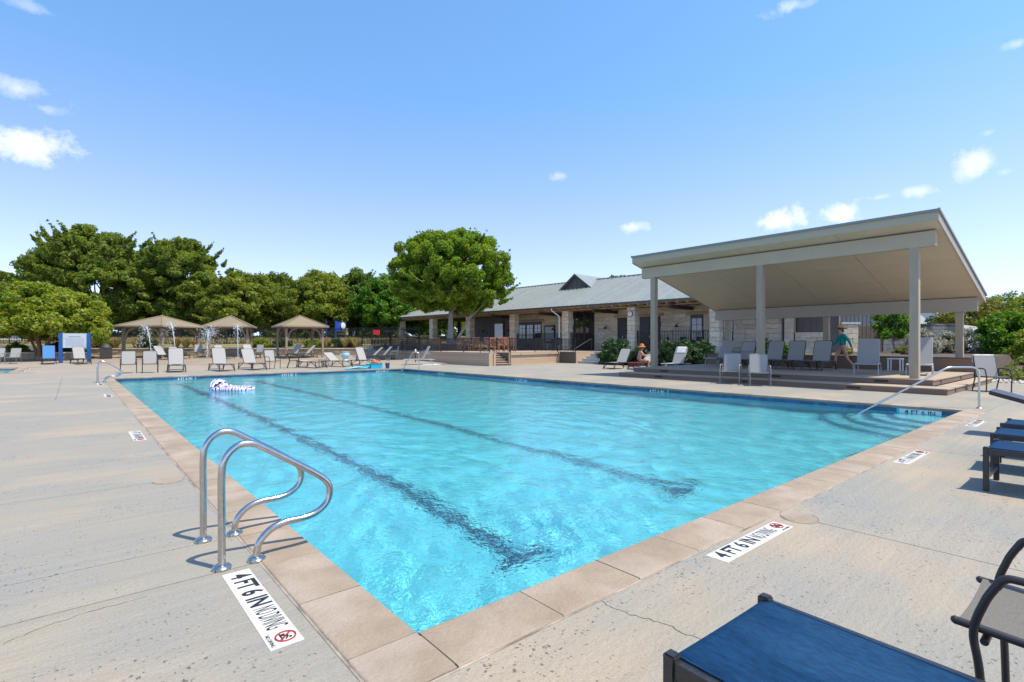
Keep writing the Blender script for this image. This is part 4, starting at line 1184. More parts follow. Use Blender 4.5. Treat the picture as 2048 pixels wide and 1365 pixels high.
tree('live_oak', 'tall live oak behind the gap between the left and middle gazebos', W(362, 64, 2.0), 6.3, 6.3, 1.4, 11.2, 'oak_leaf', 'bark', 12, n=440, cr=.76, per=135, size=.155, base_r=.38, fork=2.4, nl=22, extra=sprays(6, 6, 12.2, 30, 5, .42), lobes=7)
HS = .80
row = [(60, 70, 6.0, 9.4, 'dense live oak at the far left behind the flowering myrtle', 'oak_leaf'), (-20, 74, 6.0, 10.6, 'olive live oak cut by the left edge of the picture', 'oak_leaf_olive'), (485, 60, 4.6, 8.6, 'live oak right behind the middle gazebo roof', 'oak_leaf_olive'),
       (558, 66, 4.6, 9.2, 'live oak between the middle and right gazebos', 'oak_leaf'), (640, 60, 4.4, 8.8, 'live oak behind the right gazebo with showing trunk', 'oak_leaf_olive'), (715, 66, 5.0, 10.2, 'live oak with forked trunk right of the right gazebo', 'oak_leaf_dark'),
       (775, 60, 3.8, 8.0, 'live oak with pale green leaves beside the left end of the clubhouse roof', 'bright_leaf'), (845, 70, 5.0, 9.0, 'live oak seen through the open left end of the clubhouse porch', 'oak_leaf'), (590, 84, 6, 10.5, 'far live oak filling the gap above the right gazebo', 'oak_leaf'), (440, 82, 6, 10.0, 'far live oak filling the gap above the middle gazebo', 'oak_leaf')]
for i, (px, d, r, h, lab, lm) in enumerate(row):
    tree('live_oak', lab, W(px, d, 2.0), r, r, 1.3 if d < 80 else .5, h * HS, lm, 'bark', 30 + i, n=270, cr=.72, per=120, size=.155 if d < 80 else .22, base_r=.26, fork=2.0, nl=16, extra=sprays(r * .9, r * .9, h * HS + .5, 14, 60 + i, .34), group='live oaks beyond the iron fence')
# lower thicket behind, closing the gaps under the crowns
cl = []
for i, (px, d) in enumerate(((30, 92), (130, 96), (240, 95), (340, 97), (450, 98), (545, 96), (640, 97), (730, 95), (820, 92), (900, 90))):
    x, y = at(px, d); c = crown_clumps(6.5, 4, 1.6, 7.6, 70, 1.2, 100 + i); c[:, 0] += x; c[:, 1] += y; cl.append(c)
tag(put('far_thicket', leaf_mesh('far_thicket', np.concatenate(cl), 130, .3, 'oak_leaf_dark', 200)), kind='stuff')
# crape myrtle over the left chairs
ex = [(math.cos(a) * 3.4, math.sin(a) * 3.4, 1.9 + .5 * math.sin(a * 3), .8) for a in np.arange(0, 6.28, .35)]
tree('crape_myrtle', 'spreading bright yellow green crape myrtle with reddish stems behind the left chairs', W(82, 37.5, .6), 4.2, 4.0, 1.35, 4.7, 'myrtle_leaf', 'red_bark', 21, n=360, cr=.46, per=150, size=.11, base_r=.16, fork=1.6, nl=20, stems=5, extra=ex, spread=.45, aspect=.55)
# cedar elm growing through the terrace
tree('cedar_elm', 'tall round crowned bright green elm growing from the terrace planter', W(900, 41, 1.1), 4.75, 4.75, 2.95, 8.75, 'elm_leaf', 'pale_bark', 34, n=640, cr=.46, per=150, size=.11, base_r=.25, fork=3.0, nl=26, lobes=9, lean=(.1, 0), flat=1, extra=sprays(4.45, 4.45, 8.8, 34, 8, .24, .48), aspect=.42, squash=.9)
elm = [o for o in bpy.data.objects if o.name == 'cedar_elm'][0]
q = smooth_path([(.2, -.15, -.1), (.5, -.42, .7), (.95, -.8, 1.7), (1.25, -1.05, 2.5), (1.5, -1.2, 3.6), (1.9, -1.5, 5.0)], 5)
MB().tube(q, [.13 - .09 * i / (len(q) - 1) for i in range(len(q))], 9).tube(smooth_path([(1.15, -.98, 2.2), (1.6, -1.4, 2.8), (2.2, -1.9, 3.6)], 5), [.06 - .0028 * i for i in range(11)], 7).build('side_stem', 'pale_bark', elm, True)
# second slender stem of the elm is its own limb; planter box around it
pb = thing('tree_planter', 'square grey brown timber planter box at the foot of the terrace elm', 'planter', W(900, 41, TZZ), R(3))
for s in range(4):
    for k in range(4):
        m = MB().box(-.78, .78, -.80, -.76, k * .125, k * .125 + .118).xf(Matrix.Rotation(R(90 * s), 4, 'Z')); m.build('board', 'composite_dark', pb)
MB().box(-.75, .75, -.75, .75, 0, .46).build('soil', 'soil', pb)
# behind the clubhouse
tree('distant_oak', 'small tree top peeking above the clubhouse roof ridge', W(1232, 75, 2), 2.2, 2.2, 5, 9.1, 'oak_leaf_dark', 'bark', 23, n=26, cr=.6, per=80, size=.2, base_r=.2, fork=4)
# right side
tree('young_tree', 'small leafy tree with pale trunk between the brown gate and dark wall', W(1788, 29.5, .8), 1.0, 1.0, .85, 2.45, 'bright_leaf', 'pale_bark', 24, n=80, cr=.3, per=60, size=.085, base_r=.05, fork=.9, nl=9, lobes=4, aspect=.45)
def shrub(label, loc, r, h, leafm, seed, n=40, cr=.3, per=120, size=.07, name='shrub', group=None, aspect=.5, z0=0.05, up=.35):
    t = thing(name, label, 'shrub', loc, 0, group)
    cl = crown_clumps(r, r, z0, h, n, cr, seed, lobes=5)
    put('foliage', leaf_mesh('foliage', cl, per, size, leafm, seed, aspect=aspect, up=up), t)
    rng = random.Random(seed); m = MB()
    for i in range(7):
        c = cl[rng.randrange(len(cl))]; m.tube(smooth_path([(c[0] * .08, c[1] * .08, -.1), (c[0] * .5, c[1] * .5, c[2] * .45), tuple(c[:3])], 3), .014, 5)
    m.build('stem', 'bark', t); return t
shrub('big glossy bright green rounded bush at the right edge beyond the pavilion', W(2016, 26.5, .3), 1.45, 2.35, 'bright_leaf', 41, n=120, cr=.36, per=150, size=.085)
shrub('yellow green bush low at the right picture edge below the glossy bush', W(2065, 23.5, .2), 1.05, 1.5, 'myrtle_leaf', 42, n=60, cr=.3, per=110, size=.07)
for i, (px, d, r, h, lab, lm, z) in enumerate(((1845, 27.5, .85, 1.1, 'silvery grey shrub left of the right rear pavilion post', 'silver_leaf', .8), (1893, 28, .8, 1.0, 'silvery grey shrub just behind the right rear pavilion post', 'silver_leaf', .8), (1935, 27.5, .9, 1.25, 'silvery grey shrub in front of the sunlit pale wall', 'silver_leaf', .7),
        (1960, 44, 3.2, 3.9, 'olive yellow shrub mass above the pale garden wall', 'yellow_leaf', 1), (2030, 46, 3.4, 4.4, 'olive tree canopy above the glossy bush at the right edge', 'oak_leaf', 1), (1900, 50, 2.6, 3.2, 'green shrub showing over the dark weathered wall', 'shrub_leaf', 1), (2080, 40, 3, 4.0, 'leafy shrub cut off by the right picture edge', 'oak_leaf', 1), (1985, 58, 2.6, 5.6, 'dark distant oak right of the pavilion roof tip', 'oak_leaf_dark', 1))):
    shrub(lab, W(px, d, z), r, h, lm, 50 + i, n=int(40 + 12 * r), cr=.26 * r ** .7 + .05, per=110, size=.05 + .022 * r, aspect=.35 if lm == 'silver_leaf' else .5)
# dark oleander-like bushes in front of the porch
for i, (px, d, r, h, lab) in enumerate(((1222, 33, .75, 1.35, 'dark leafy bush at the right side of the pale stone steps'), (1245, 32.5, .7, 1.3, 'dark leafy bush below the clock pillar'), (1278, 31.5, .6, .95, 'low dark bush behind the woman in the orange hat'),
        (1335, 29.5, .85, 1.25, 'dark leafy bush right of the left pavilion post'), (1366, 29.2, .85, 1.3, 'middle dark leafy bush in front of the porch railing'), (1398, 29.5, .9, 1.3, 'rightmost dark leafy bush in front of the porch railing'))):
    shrub(lab, W(px, d, 0.0), r, h, 'shrub_leaf', 70 + i, n=46, cr=.3, per=95, size=.13, aspect=.28, group='dark bushes along the porch', up=.1)
    
# planting behind the planter box and under the iron fence
for i, (px, d, r, h, lm, lab) in enumerate(((1530, 23.8, .38, .7, 'bright_leaf', 'sunlit green plant left of the middle pavilion post, behind the loungers'), (1568, 24, .3, .45, 'bright_leaf', 'small sunlit plant between two grey lounger backs'), (1690, 24.5, .3, .3, 'yellow_leaf', 'low yellow flowering plant at the foot of the stone pier'),
        (1730, 24.5, .34, .3, 'yellow_leaf', 'low yellow flowering plant below the brown gate'), (1810, 24.8, .45, .3, 'yellow_leaf', 'low yellow flowering plant right of the young tree'))):
    shrub(lab, W(px, d, .8), r, h, lm, 90 + i, n=16, cr=.14, per=60, size=.05)
def tuft(label, loc, r, h, m, seed, group):
    rng = np.random.default_rng(seed); n = 260
    t = thing('ornamental_grass', label, 'grass clump', loc, 0, group)
    a = rng.random(n) * 6.283; q = rng.random(n) ** .6; hh = h * (.55 + .5 * rng.random(n))
    b = np.stack([np.cos(a) * .12 * r, np.sin(a) * .12 * r, np.zeros(n)], 1); tip = np.stack([np.cos(a) * r * q, np.sin(a) * r * q, hh], 1)
    s = np.stack([-np.sin(a), np.cos(a), np.zeros(n)], 1) * .018
    mid = b * .4 + tip * .6 + np.array([0, 0, .12 * h])
    P = np.stack([b - s, b + s, mid + s, mid - s, mid - s, mid + s, tip + s * .2, tip - s * .2], 1).reshape(-1, 3)
    put('blades', np_mesh('blades', P, np.arange(8 * n).reshape(2 * n, 4), m), t); return t
gl = [(188, 'beside the blue posted sign board'), (232, 'right of the dark litter bin'), (272, 'behind the two dining chairs'), (352, 'inside the left gazebo opening'), (372, 'left of the right post of the left gazebo'), (392, 'between the left and middle gazebos'), (655, 'just right of the right gazebo'), (690, 'over the rubble wall, middle of the bed'), (712, 'at the left end of the ramp railing')]
for i, (px, w) in enumerate(gl): tuft('tawny ornamental grass clump in the raised bed ' + w, W(px, 44.2, .92), .62, .95, 'dry_grass', 300 + i, 'ornamental grasses in the raised bed')
sl2 = [(30, 39.5, 'in the shaded bed at far left'), (118, 40, 'left of the blue sign posts in the shade'), (205, 44.6, 'behind the litter bin'), (298, 44.6, 'under the left gazebo roof'), (520, 44.6, 'left of the right gazebo'), (560, 44.8, 'seen through the right gazebo'), (625, 44.6, 'between the right gazebo posts'), (675, 44.6, 'in the sunny bed right of the right gazebo'), (700, 45, 'low in the bed near the ramp')]
for i, (px, d, w) in enumerate(sl2): shrub('low green shrub in the raised bed ' + w, W(px, d, .92 if d > 42 else .55), .8, .8, 'shrub_leaf' if i % 2 else 'oak_leaf', 320 + i, n=26, cr=.26, per=80, size=.08, group='low shrubs in the raised bed')
# raised bed and its rubble retaining wall
def rubble_wall(label, pts, z0f, ztop, seed, lit):
    o = thing('retaining_wall', label, 'wall', (*pts[0], 0)); O = Vector(pts[0]); rng = random.Random(seed)
    core = MB(); st_ = MB(); cap = []
    for a, b in zip(pts, pts[1:]):
        a, b = Vector(a) - O, Vector(b) - O; L = (b - a).length; d = (b - a) / L; n = Vector((d.y, -d.x))
        core.prism([tuple(a), tuple(b), tuple(b - n * .4), tuple(a - n * .4)], -.1, ztop)
        z = z0f
        while z < ztop - .03:
            h = min(rng.uniform(.11, .22), ztop - z); s = 0
            while s < L:
                w = rng.uniform(.2, .62); e = min(s + w, L); t = rng.uniform(.03, .08); dz = rng.uniform(-.015, .015)
                p = a + d * (s + .01) ; q = a + d * (e - .01)
                st_.beam((*(p + n * t / 2), z + h / 2 + dz), (*(q + n * t / 2), z + h / 2 - dz), t, h - .02); s = e
            z += h
        s = 0
        while s < L:
            e = min(s + rng.uniform(.7, 1.1), L); p = a + d * (s + .006); q = a + d * (e - .006)
            MB().beam((*(p - n * .14), ztop + .04), (*(q - n * .14), ztop + .04), .5, .075).build('cap_stone', 'limestone', o); s = e
    core.build('core', 'mortar', o); tag(st_.build('stones', 'rubble', o), kind='stuff')
rubble_wall('low rubble limestone retaining wall behind the gazebos', [at(176, 43.2), at(420, 43.6), at(716, 43.4), at(810, 43.2)], .3, .88, 3, True)
rubble_wall('low retaining wall in the tree shade behind the left chairs', [at(-120, 37.2), at(60, 37.6), at(176, 38.4)], .1, .62, 4, False)
struct(MB().poly([(*at(176, 43.4), .84), (*at(716, 43.6), .84), (*at(840, 43.2), .84), (*at(860, 46), 1.26), (*at(176, 47), 1.3)]).poly([(*at(-130, 37.4), .58), (*at(176, 38.6), .58), (*at(176, 47), 1.29), (*at(-130, 47), 1.29)]).build('bed_soil', 'soil'))
# lantana ground cover and pale gravel at the right
def scatter_leaves():
    rng = np.random.default_rng(77); cl = []
    for i in range(420):
        x = rng.uniform(22.7, 34); y = rng.uniform(-5.5, 1.0)
        if x < 24.2 + max(0, -y) * .3: continue
        cl.append((x, y, .12 + .84 * min(max((x - 26.5) / 7, 0), 1), rng.uniform(.2, .42)))
    return leaf_mesh('ground_cover', cl, 110, .06, 'ground_leaf', 78, squash=.6)
tag(put('ground_cover', scatter_leaves()), kind='stuff')
pbm = MB(); rng_ = random.Random(5)
for i in range(900):
    x = rng_.uniform(22.6, 25.2); y = rng_.uniform(-5.5, 1.25); s = rng_.uniform(.03, .075)
    pbm.ball((x, y, .0 + s * .3), s, (1, rng_.uniform(.6, 1), .6), 6, 4)
tag(pbm.build('gravel', 'pebble'), kind='stuff')
# dry leaves of grass on the lawn behind the fence
def lawn_blades():
    rng = np.random.default_rng(9); n = 26000
    d = rng.uniform(46.5, 66, n); t = rng.uniform(-1.02, -.1, n); X = t * d
    x = X * .76341 + d * .64591 - 1.196; y = -X * .64591 + d * .76341 - 2.078
    z = np.interp(d, [46, 48, 52, 57, 63, 72], [1.28, 1.36, 1.55, 1.8, 2.1, 2.3]); keep = ~((d > 51) & (t < -.80))
    c = np.stack([x, y, z], 1)[keep]; n = len(c); a = rng.random(n) * 6.28
    s = np.stack([np.cos(a), np.sin(a), np.zeros(n)], 1) * .05; h = np.stack([rng.normal(0, .06, n), rng.normal(0, .06, n), rng.uniform(.08, .26, n)], 1)
    P = np.stack([c - s, c + s, c + s * .3 + h, c - s * .3 + h], 1).reshape(-1, 3)
    return np_mesh('dry_grass', P, np.arange(4 * n).reshape(n, 4), 'dry_grass')
tag(put('dry_grass', lawn_blades()), kind='stuff')
# ------------------------------------------------------------------ gazebos
def gazebo():
    o = thing('gazebo', 'x', 'gazebo', (0, 0, 0), 0, 'tan shade gazebos')
    s = 1.72; H = 2.22
    for x in (-s, s):
        for y in (-s, s):
            MB().box(x - .09, x + .09, y - .09, y + .09, 0, H).build('post', 'taupe_wood', o)
            for dx, dy in ((-math.copysign(1, x), 0), (0, -math.copysign(1, y))):
                pts = [(x + dx * .09, y + dy * .09, H - .95), (x + dx * .28, y + dy * .28, H - .42), (x + dx * .5, y + dy * .5, H - .17), (x + dx * .95, y + dy * .95, H - .02)]
                m = MB(); q = smooth_path(pts, 4)
                for a, b in zip(q, q[1:]): m.beam(a, b + (b - a) * .15, .09, .11)
                m.build('brace', 'taupe_wood', o)
    for a, b in (((-s, -s), (s, -s)), ((s, -s), (s, s)), ((s, s), (-s, s)), ((-s, s), (-s, -s))):
        MB().beam((*a, H + .09), (*b, H + .09), .1, .18).build('beam', 'taupe_wood', o)
    e = 2.2; z0, z1 = H + .13, H + 1.0
    m = MB()
    for k in range(4):
        c = [(-e, -e), (e, -e), (e, e), (-e, e)]; a, b = c[k], c[(k + 1) % 4]
        m.slab([(*a, z0), (*b, z0), (0, 0, z1)], .04)
    m.build('roof', 'gazebo_roof', o)
    m = MB()
    for x, y in ((-e, -e), (e, -e), (e, e), (-e, e)): m.tube([(x, y, z0 + .02), (0, 0, z1 + .02)], .05, 6)
    m.ball((0, 0, z1 + .02), .1, (1, 1, .6)); m.build('hip_cap', 'gazebo_roof', o)
    MB().beam((-e, -e, z0), (e, -e, z0), .04, .1).beam((e, -e, z0), (e, e, z0), .04, .1).beam((e, e, z0), (-e, e, z0), .04, .1).beam((-e, e, z0), (-e, -e, z0), .04, .1).build('eave_trim', 'taupe_wood', o)
    return o
gzb = gazebo()
for i, (px, d, rz, lab) in enumerate(((324, 41, 0, 'leftmost tan gazebo, seen corner on behind the two dining chairs'), (462, 41.5, 10, 'middle tan gazebo behind the loungers, near the tall water jet'), (600, 40.5, -2, 'rightmost tan gazebo in front of the rubble wall'))):
    x, y = at(px, d); o = gzb if i == 0 else dup(gzb, (x, y, gz(x, y)))
    o.location = (x, y, gz(x, y)); o['label'] = lab
    look = math.degrees(math.atan2(-(px - 1024) / 1039, 1))  # bearing of the gazebo from the viewpoint
    o.rotation_euler = (0, 0, R((45 if i == 0 else (-8 if i == 1 else 15)) + look - 40.2))
    if i: o.scale = (.77, .77, 1)
# ------------------------------------------------------------------ seating
def chaise(frame, sling, arms=False, back=62, kind='resin', label='x'):
    """sun lounger: head at +y; the back is a part hinged at its foot"""
    o = thing('sun_lounger', label, 'sun lounger')
    w, z = .31, .335
    r = .02
    for s in (-1, 1):
        MB().tube([(s * w, -.93, z), (s * w, .2, z), (s * w, .95, z - .02)], r, 7).build('side_rail', frame, o, True)
        if kind == 'resin':
            for y0, y1, y2 in ((-.97, -.86, -.42), (.90, .80, .32)):
                MB().tube(smooth_path([(s * (w + .02), y0, 0), (s * (w + .01), (y0 + y1) / 2, .18), (s * w, y1, z)], 4), [.024] * 8 + [.02], 7).build('leg', frame, o, True)
                MB().tube(smooth_path([(s * (w + .02), y0 * .99, .03), (s * (w - .0), (y0 + y2) * .54, .2), (s * w, y2, z - .01)], 5), .017, 7).build('brace', frame, o, True)
        else:
            for y0, y1 in ((-.78, -.55), (.80, .5)):
                MB().tube(smooth_path([(s * (w + .01), y0, 0), (s * (w + .01), y0 - (y0 - y1) * .12, .2), (s * w, y0 - (y0 - y1) * .5, z - .03), (s * w, y1 * .6, z - .01)], 5), .02, 7).build('leg', frame, o, True)
    for y, zz in ((-.96, .06), (.89, .06)):
        if kind == 'resin': MB().tube([(-w, y, zz), (w, y, zz)], .015, 6).build('stretcher', frame, o)
    MB().tube([(-w, -.93, z), (w, -.93, z)], r, 7).build('cross_bar', frame, o); MB().tube([(-w, .2, z), (w, .2, z)], r * .8, 6).build('cross_bar', frame, o)
    m = MB(); n = 8
    for i in range(n):
        a, b = -.92 + 1.12 * i / n, -.92 + 1.12 * (i + 1) / n
        for j in range(4):
            xa, xb = -.29 + .145 * j, -.29 + .145 * (j + 1); f = lambda x: z + .004 - .022 * (1 - (x / .29) ** 2)
            m.slab([(xa, a, f(xa)), (xb, a, f(xb)), (xb, b, f(xb)), (xa, b, f(xa))], .006)
    m.build('seat', sling, o, True)
    m = MB(); L = .82 if kind == 'resin' else .88
    rr = .09 if kind == 'resin' else .03
    out = fillet([(-.29, 0, 0), (-.29, L, 0), (.29, L, 0), (.29, 0, 0)], rr, 4)
    m.add([(p.x, p.y, .006) for p in out] + [(p.x, p.y, -.006) for p in out], [tuple(range(len(out) - 1, -1, -1)), tuple(range(len(out), 2 * len(out)))] + [(i, (i + 1) % len(out), len(out) + (i + 1) % len(out), len(out) + i) for i in range(len(out))])
    b = m.build('backrest', sling, o, loc=(0, .2, z + .01))
    MB().tube(fillet([(-.30, 0, -.012), (-.30, L + .01, -.012), (.30, L + .01, -.012), (.30, 0, -.012)], rr, 4), .017, 6).build('back_frame', frame, b, True)
    MB().tube([(-.2, .45, -.02), (-.2, .5, -.26)], .012, 5).tube([(.2, .45, -.02), (.2, .5, -.26)], .012, 5).build('prop', frame, b)
    b.rotation_euler = (R(back), 0, 0)
    if arms:
        for s in (-1, 1): MB().tube(fillet([(s * .33, .42, z), (s * .34, .36, z + .2), (s * .34, -.05, z + .19), (s * .33, -.12, z)], .06), .016, 6).build('armrest', frame, o, True)
    return o
def sling_chair(frame, sling, label='x', back=14, rounded=False):
    o = thing('sling_chair', label, 'chair')
    w = .29; z = .42
    for s in (-1, 1):
        MB().tube(smooth_path([(s * w, .33, 0), (s * w, .26, .22), (s * w, .20, z), (s * w, .245, .62)], 4), .016, 7).build('leg', frame, o, True)
        MB().tube(smooth_path([(s * w, -.25, 0), (s * w, -.26, .25), (s * (w + .005), -.265, .43), (s * w, -.205, .595)], 4), .016, 7).build('leg', frame, o, True)
        MB().tube(fillet([(s * w, -.205, .595), (s * (w + .005), -.17, .63), (s * (w + .005), .1, .635), (s * w, .25, .62)], .04), .018, 7).build('armrest', frame, o, True)
        MB().tube([(s * .25, -.24, z), (s * .25, .22, z - .02)], .016, 6).build('seat_rail', frame, o)
    MB().tube([(-w, -.245, z - .01), (w, -.245, z - .01)], .014, 6).build('cross_bar', frame, o); MB().tube([(-w, .2, z - .03), (w, .2, z - .03)], .014, 6).build('cross_bar', frame, o)
    m = MB()
    for j in range(6):
        xa, xb = -.245 + .49 * j / 6, -.245 + .49 * (j + 1) / 6; f = lambda x: z + .008 - .02 * (1 - (x / .245) ** 2)
        m.slab([(xa, -.26, f(xa)), (xb, -.26, f(xb)), (xb, .2, f(xb) - .02), (xa, .2, f(xa) - .02)], .006)
    m.build('seat', sling, o, True)
    L = .58
    out = fillet([(-.25, 0, 0), (-.25, L, 0), (.25, L, 0), (.25, 0, 0)], .05, 3); m = MB(); k = len(out)
    m.add([(p.x, p.y, .006) for p in out] + [(p.x, p.y, -.006) for p in out], [tuple(range(k - 1, -1, -1)), tuple(range(k, 2 * k))] + [(i, (i + 1) % k, k + (i + 1) % k, k + i) for i in range(k)])
    b = m.build('backrest', sling, o, loc=(0, .2, z - .01))
    MB().tube(fillet([(-.26, 0, -.01), (-.26, L + .01, -.01), (.26, L + .01, -.01), (.26, 0, -.01)], .05, 3), .015, 6).build('back_frame', frame, b, True)
    b.rotation_euler = (R(90 - back), 0, 0)
    return o
def rzc(X, d):
    """yaw that points local +y along the viewpoint's (right, away) direction"""
    wx, wy = X * .76341 + d * .64591, -X * .64591 + d * .76341
    return math.degrees(math.atan2(-wx, wy))
def place(proto, used, x, y, z, rz, label, back=None, group=None):
    o = proto if proto.name not in used else dup(proto, (x, y, z))
    used.add(proto.name)
    o.location = (x, y, z); o.rotation_euler = (0, 0, R(rz)); o['label'] = label
    if group: o['group'] = group
    if back is not None:
        for c in child(o, 'backrest'): c.rotation_euler = (R(back), 0, 0)
    return o
used = set()
LW = chaise('dark_frame', 'sling_white'); LG = chaise('dark_frame', 'sling_grey'); LB = chaise('dark_frame', 'sling_blue_far', kind='tube')
LS = chaise('silver_frame', 'sling_grey', kind='tube'); LSW = chaise('silver_frame', 'sling_white', kind='tube')
CW = sling_chair('dark_frame', 'sling_white'); CG = sling_chair('grey_frame', 'sling_grey'); CWG = sling_chair('grey_frame', 'sling_white')
G1 = 'pale sling loungers in a row beyond the pool'
place(LW, used, 2.55, 26.9, 0, -5, 'pale sling lounger just right of the two pale dining chairs', 66, G1)
place(LW, used, 4.35, 26.45, 0, 4, 'pale upright lounger in the row beyond the pool, above the striped float', 68, G1)
place(LW, used, 5.80, 26.75, 0, 8, 'pale lounger between the upright lounger and the dark framed armchairs', 58, G1)
place(LW, used, 8.80, 26.8, 0, 14, 'pale lounger laid flat left of the urn', 3, G1)
place(LW, used, 10.45, 27.3, 0, 16, 'pale half reclined lounger with a blue grey urn on it', 34, G1)
place(LW, used, 12.3, 27.6, 0, 18, 'upright pale lounger right of the urn, behind the pool toys', 66, G1)
place(CW, used, .72, 26.75, 0, -4, 'left one of the two pale dining chairs side by side at the pool corner')
place(CW, used, 1.50, 26.6, 0, -4, 'right one of the two pale dining chairs side by side at the pool corner')
place(CW, used, 6.85, 27.0, 0, 14, 'pale armchair facing the pool in the middle of the lounger row')
place(CW, used, 8.0, 27.2, 0, 75, 'pale armchair turned sideways next to the flat lounger')
def L_at(proto, px, d, rz, lab, back=None, group=None):
    x, y = at(px, d); return place(proto, used, x, y, gz(x, y), rz, lab, back, group)
L_at(CWG, 26, 33, rzc(-.3, 1), 'pale armchair at far left in front of the shaded wall')
L_at(CWG, -6, 33.2, rzc(-.35, 1), 'chair cut off by the left picture edge beside the pale armchair')
L_at(LB, 98, 33, rzc(-.72, .75), 'blue sling lounger under the myrtle, left of the blue sign posts', 66)
L_at(LW, 161, 33, rzc(-.8, .62), 'pale lounger standing in front of the blue posted sign', 62)
L_at(LW, 328, 37.5, rzc(-.9, .35), 'pale lounger just right of the front post of the left gazebo', 50)
L_at(LW, 357, 38.5, rzc(-.85, .5), 'low reclined pale lounger beneath the right part of the left gazebo', 38)
L_at(CWG, 397, 40.5, rzc(-.5, .8), 'small pale chair between the left and middle gazebos')
L_at(LW, 446, 39, rzc(-.85, .5), 'pale lounger beneath the left part of the middle gazebo', 52)
L_at(LW, 501, 39, rzc(-.75, .6), 'pale lounger beneath the right part of the middle gazebo', 58)
L_at(CG, 516, 40.2, rzc(.1, 1), 'dark grey chair right of the middle gazebo')
L_at(LW, 584, 39.2, rzc(.4, .9), 'left pale lounger beneath the right gazebo', 56)
L_at(LW, 609, 39.4, rzc(.7, .7), 'right pale lounger beneath the right gazebo', 48)
L_at(CG, 735, 39, rzc(.6, .8), 'dark blue grey chair beyond the two reclined loungers by the terrace')
L_at(LW, 742, 36.6, rzc(.85, .5), 'front one of two reclined loungers by the left end of the terrace', 44)
L_at(LG, 762, 37.0, rzc(.85, .5), 'rear one of two reclined loungers by the left end of the terrace', 48)
L_at(CWG, 787, 37.0, rzc(.95, .3), 'pale chair seen side on against the left end of the terrace')
L_at(LSW, 838, 32.2, rzc(.93, .35), 'pale lounger with silver frame in front of the terrace, behind the pool rail', 62)
# loungers left of the pavilion
place(LW, used, 20.9, 15.25, 0, rzc(.72, .7), 'pale lounger left of the woman in the orange hat, nearest the terrace', 58)
place(LW, used, 21.3, 14.0, 0, rzc(.72, .7), 'pale lounger the woman in the orange hat sits on, draped with a red towel', 30)
place(LSW, used, 21.9, 12.5, 0, rzc(.72, .7), 'pale lounger half hidden behind the left front post of the pavilion', 62)
P3 = .33
place(CG, used, 15.30, 6.30, 0, -72, 'left one of two grey sling chairs in front of the pavilion steps')
place(CG, used, 15.25, 5.35, 0, -60, 'right one of two grey sling chairs in front of the pavilion steps')
G2 = 'grey sling loungers in a row under the pavilion'
place(LS, used, 21.5, 9.9, P3, rzc(.8, .6), 'large grey lounger at the left rear corner of the pavilion platform', 60)
place(LG, used, 21.3, 8.75, P3, -88, 'grey lounger behind the low flat lounger, left of the middle post', 64)
place(LG, used, 19.9, 8.3, P3, rzc(.75, .66), 'low reclined grey lounger just left of the middle pavilion post', 24)
place(LG, used, 20.5, 7.2, P3, -86, 'grey upright lounger directly right of the middle pavilion post', 66, G2)
place(LG, used, 20.4, 6.35, P3, -86, 'middle one of three grey upright loungers left of the walking woman', 66, G2)
place(LG, used, 20.2, 5.35, P3, -86, 'grey upright lounger right beside the walking woman in teal', 66, G2)
place(LS, used, 19.1, 3.5, P3, -78, 'grey lounger with silver legs right of the walking woman', 64)
place(LSW, used, 19.6, 2.2, P3, -80, 'sunlit pale lounger behind the right front pavilion post', 70)
CD = sling_chair('dark_frame', 'sling_grey')
tw = place(CD, used, 18.15, .30, 0, -52, 'grey chair with a white towel over its back, right end of pavilion steps')

def side_table(m, w=.45, h=.42):
    o = thing('side_table', 'x', 'table')
    MB().box(-w / 2, w / 2, -w / 2, w / 2, h - .035, h).build('table_top', m, o)
    for x in (-1, 1):
        for y in (-1, 1): MB().box(x * (w / 2 - .03) - .018, x * (w / 2 - .03) + .018, y * (w / 2 - .03) - .018, y * (w / 2 - .03) + .018, 0, h - .036).build('leg', m, o)
    return o
t1 = side_table('grey_frame'); t1['label'] = 'small dark side table between the flat lounger and the urn'; t1.location = (9.75, 27.5, 0)
t2 = dup(t1, (20.7, 9.45, P3), .4, 'small grey side table beside the large lounger at the left rear of the pavilion')
t3 = side_table('white_paint', .42, .46); t3['label'] = 'small white side table by the planter behind the silver legged lounger'; t3.location = (21.7, 3.35, P3)

# towels
def towel(label, loc, rz, m, prof, w, cat='towel', name='towel'):
    """cloth strip following a profile of (y, z), slightly wavy"""
    o = thing(name, label, cat, loc, rz)
    q = MB(); pts = smooth_path([(0, y, z) for y, z in prof], 4); n = 7
    vs = [(-w / 2 + w * j / n + rnd.uniform(-.006, .006), p.y + rnd.uniform(-.006, .006), p.z + rnd.uniform(0, .01)) for p in pts for j in range(n + 1)]
    fs = [(i * (n + 1) + j, i * (n + 1) + j + 1, (i + 1) * (n + 1) + j + 1, (i + 1) * (n + 1) + j) for i in range(len(pts) - 1) for j in range(n)]
    b = q.add(vs, fs).build('cloth', m, o, True)
    sm = b.modifiers.new('thickness', 'SOLIDIFY'); sm.thickness = .012; return o
towel('dark striped white towel hung over the grey chair back by the pavilion steps', (18.15, .30, 0), R(-52), 'towel_white', [(.29, .72), (.335, .90), (.35, .995), (.385, 1.0), (.41, .93), (.41, .78)], .5)
towel('red patterned towel spread on the lounger under the woman in the orange hat', (21.3, 14.0, 0), R(rzc(.72, .7)), 'towel_red', [(-.98, .16), (-.96, .32), (-.90, .365), (-.4, .362), (.1, .366), (.22, .39)], .62)
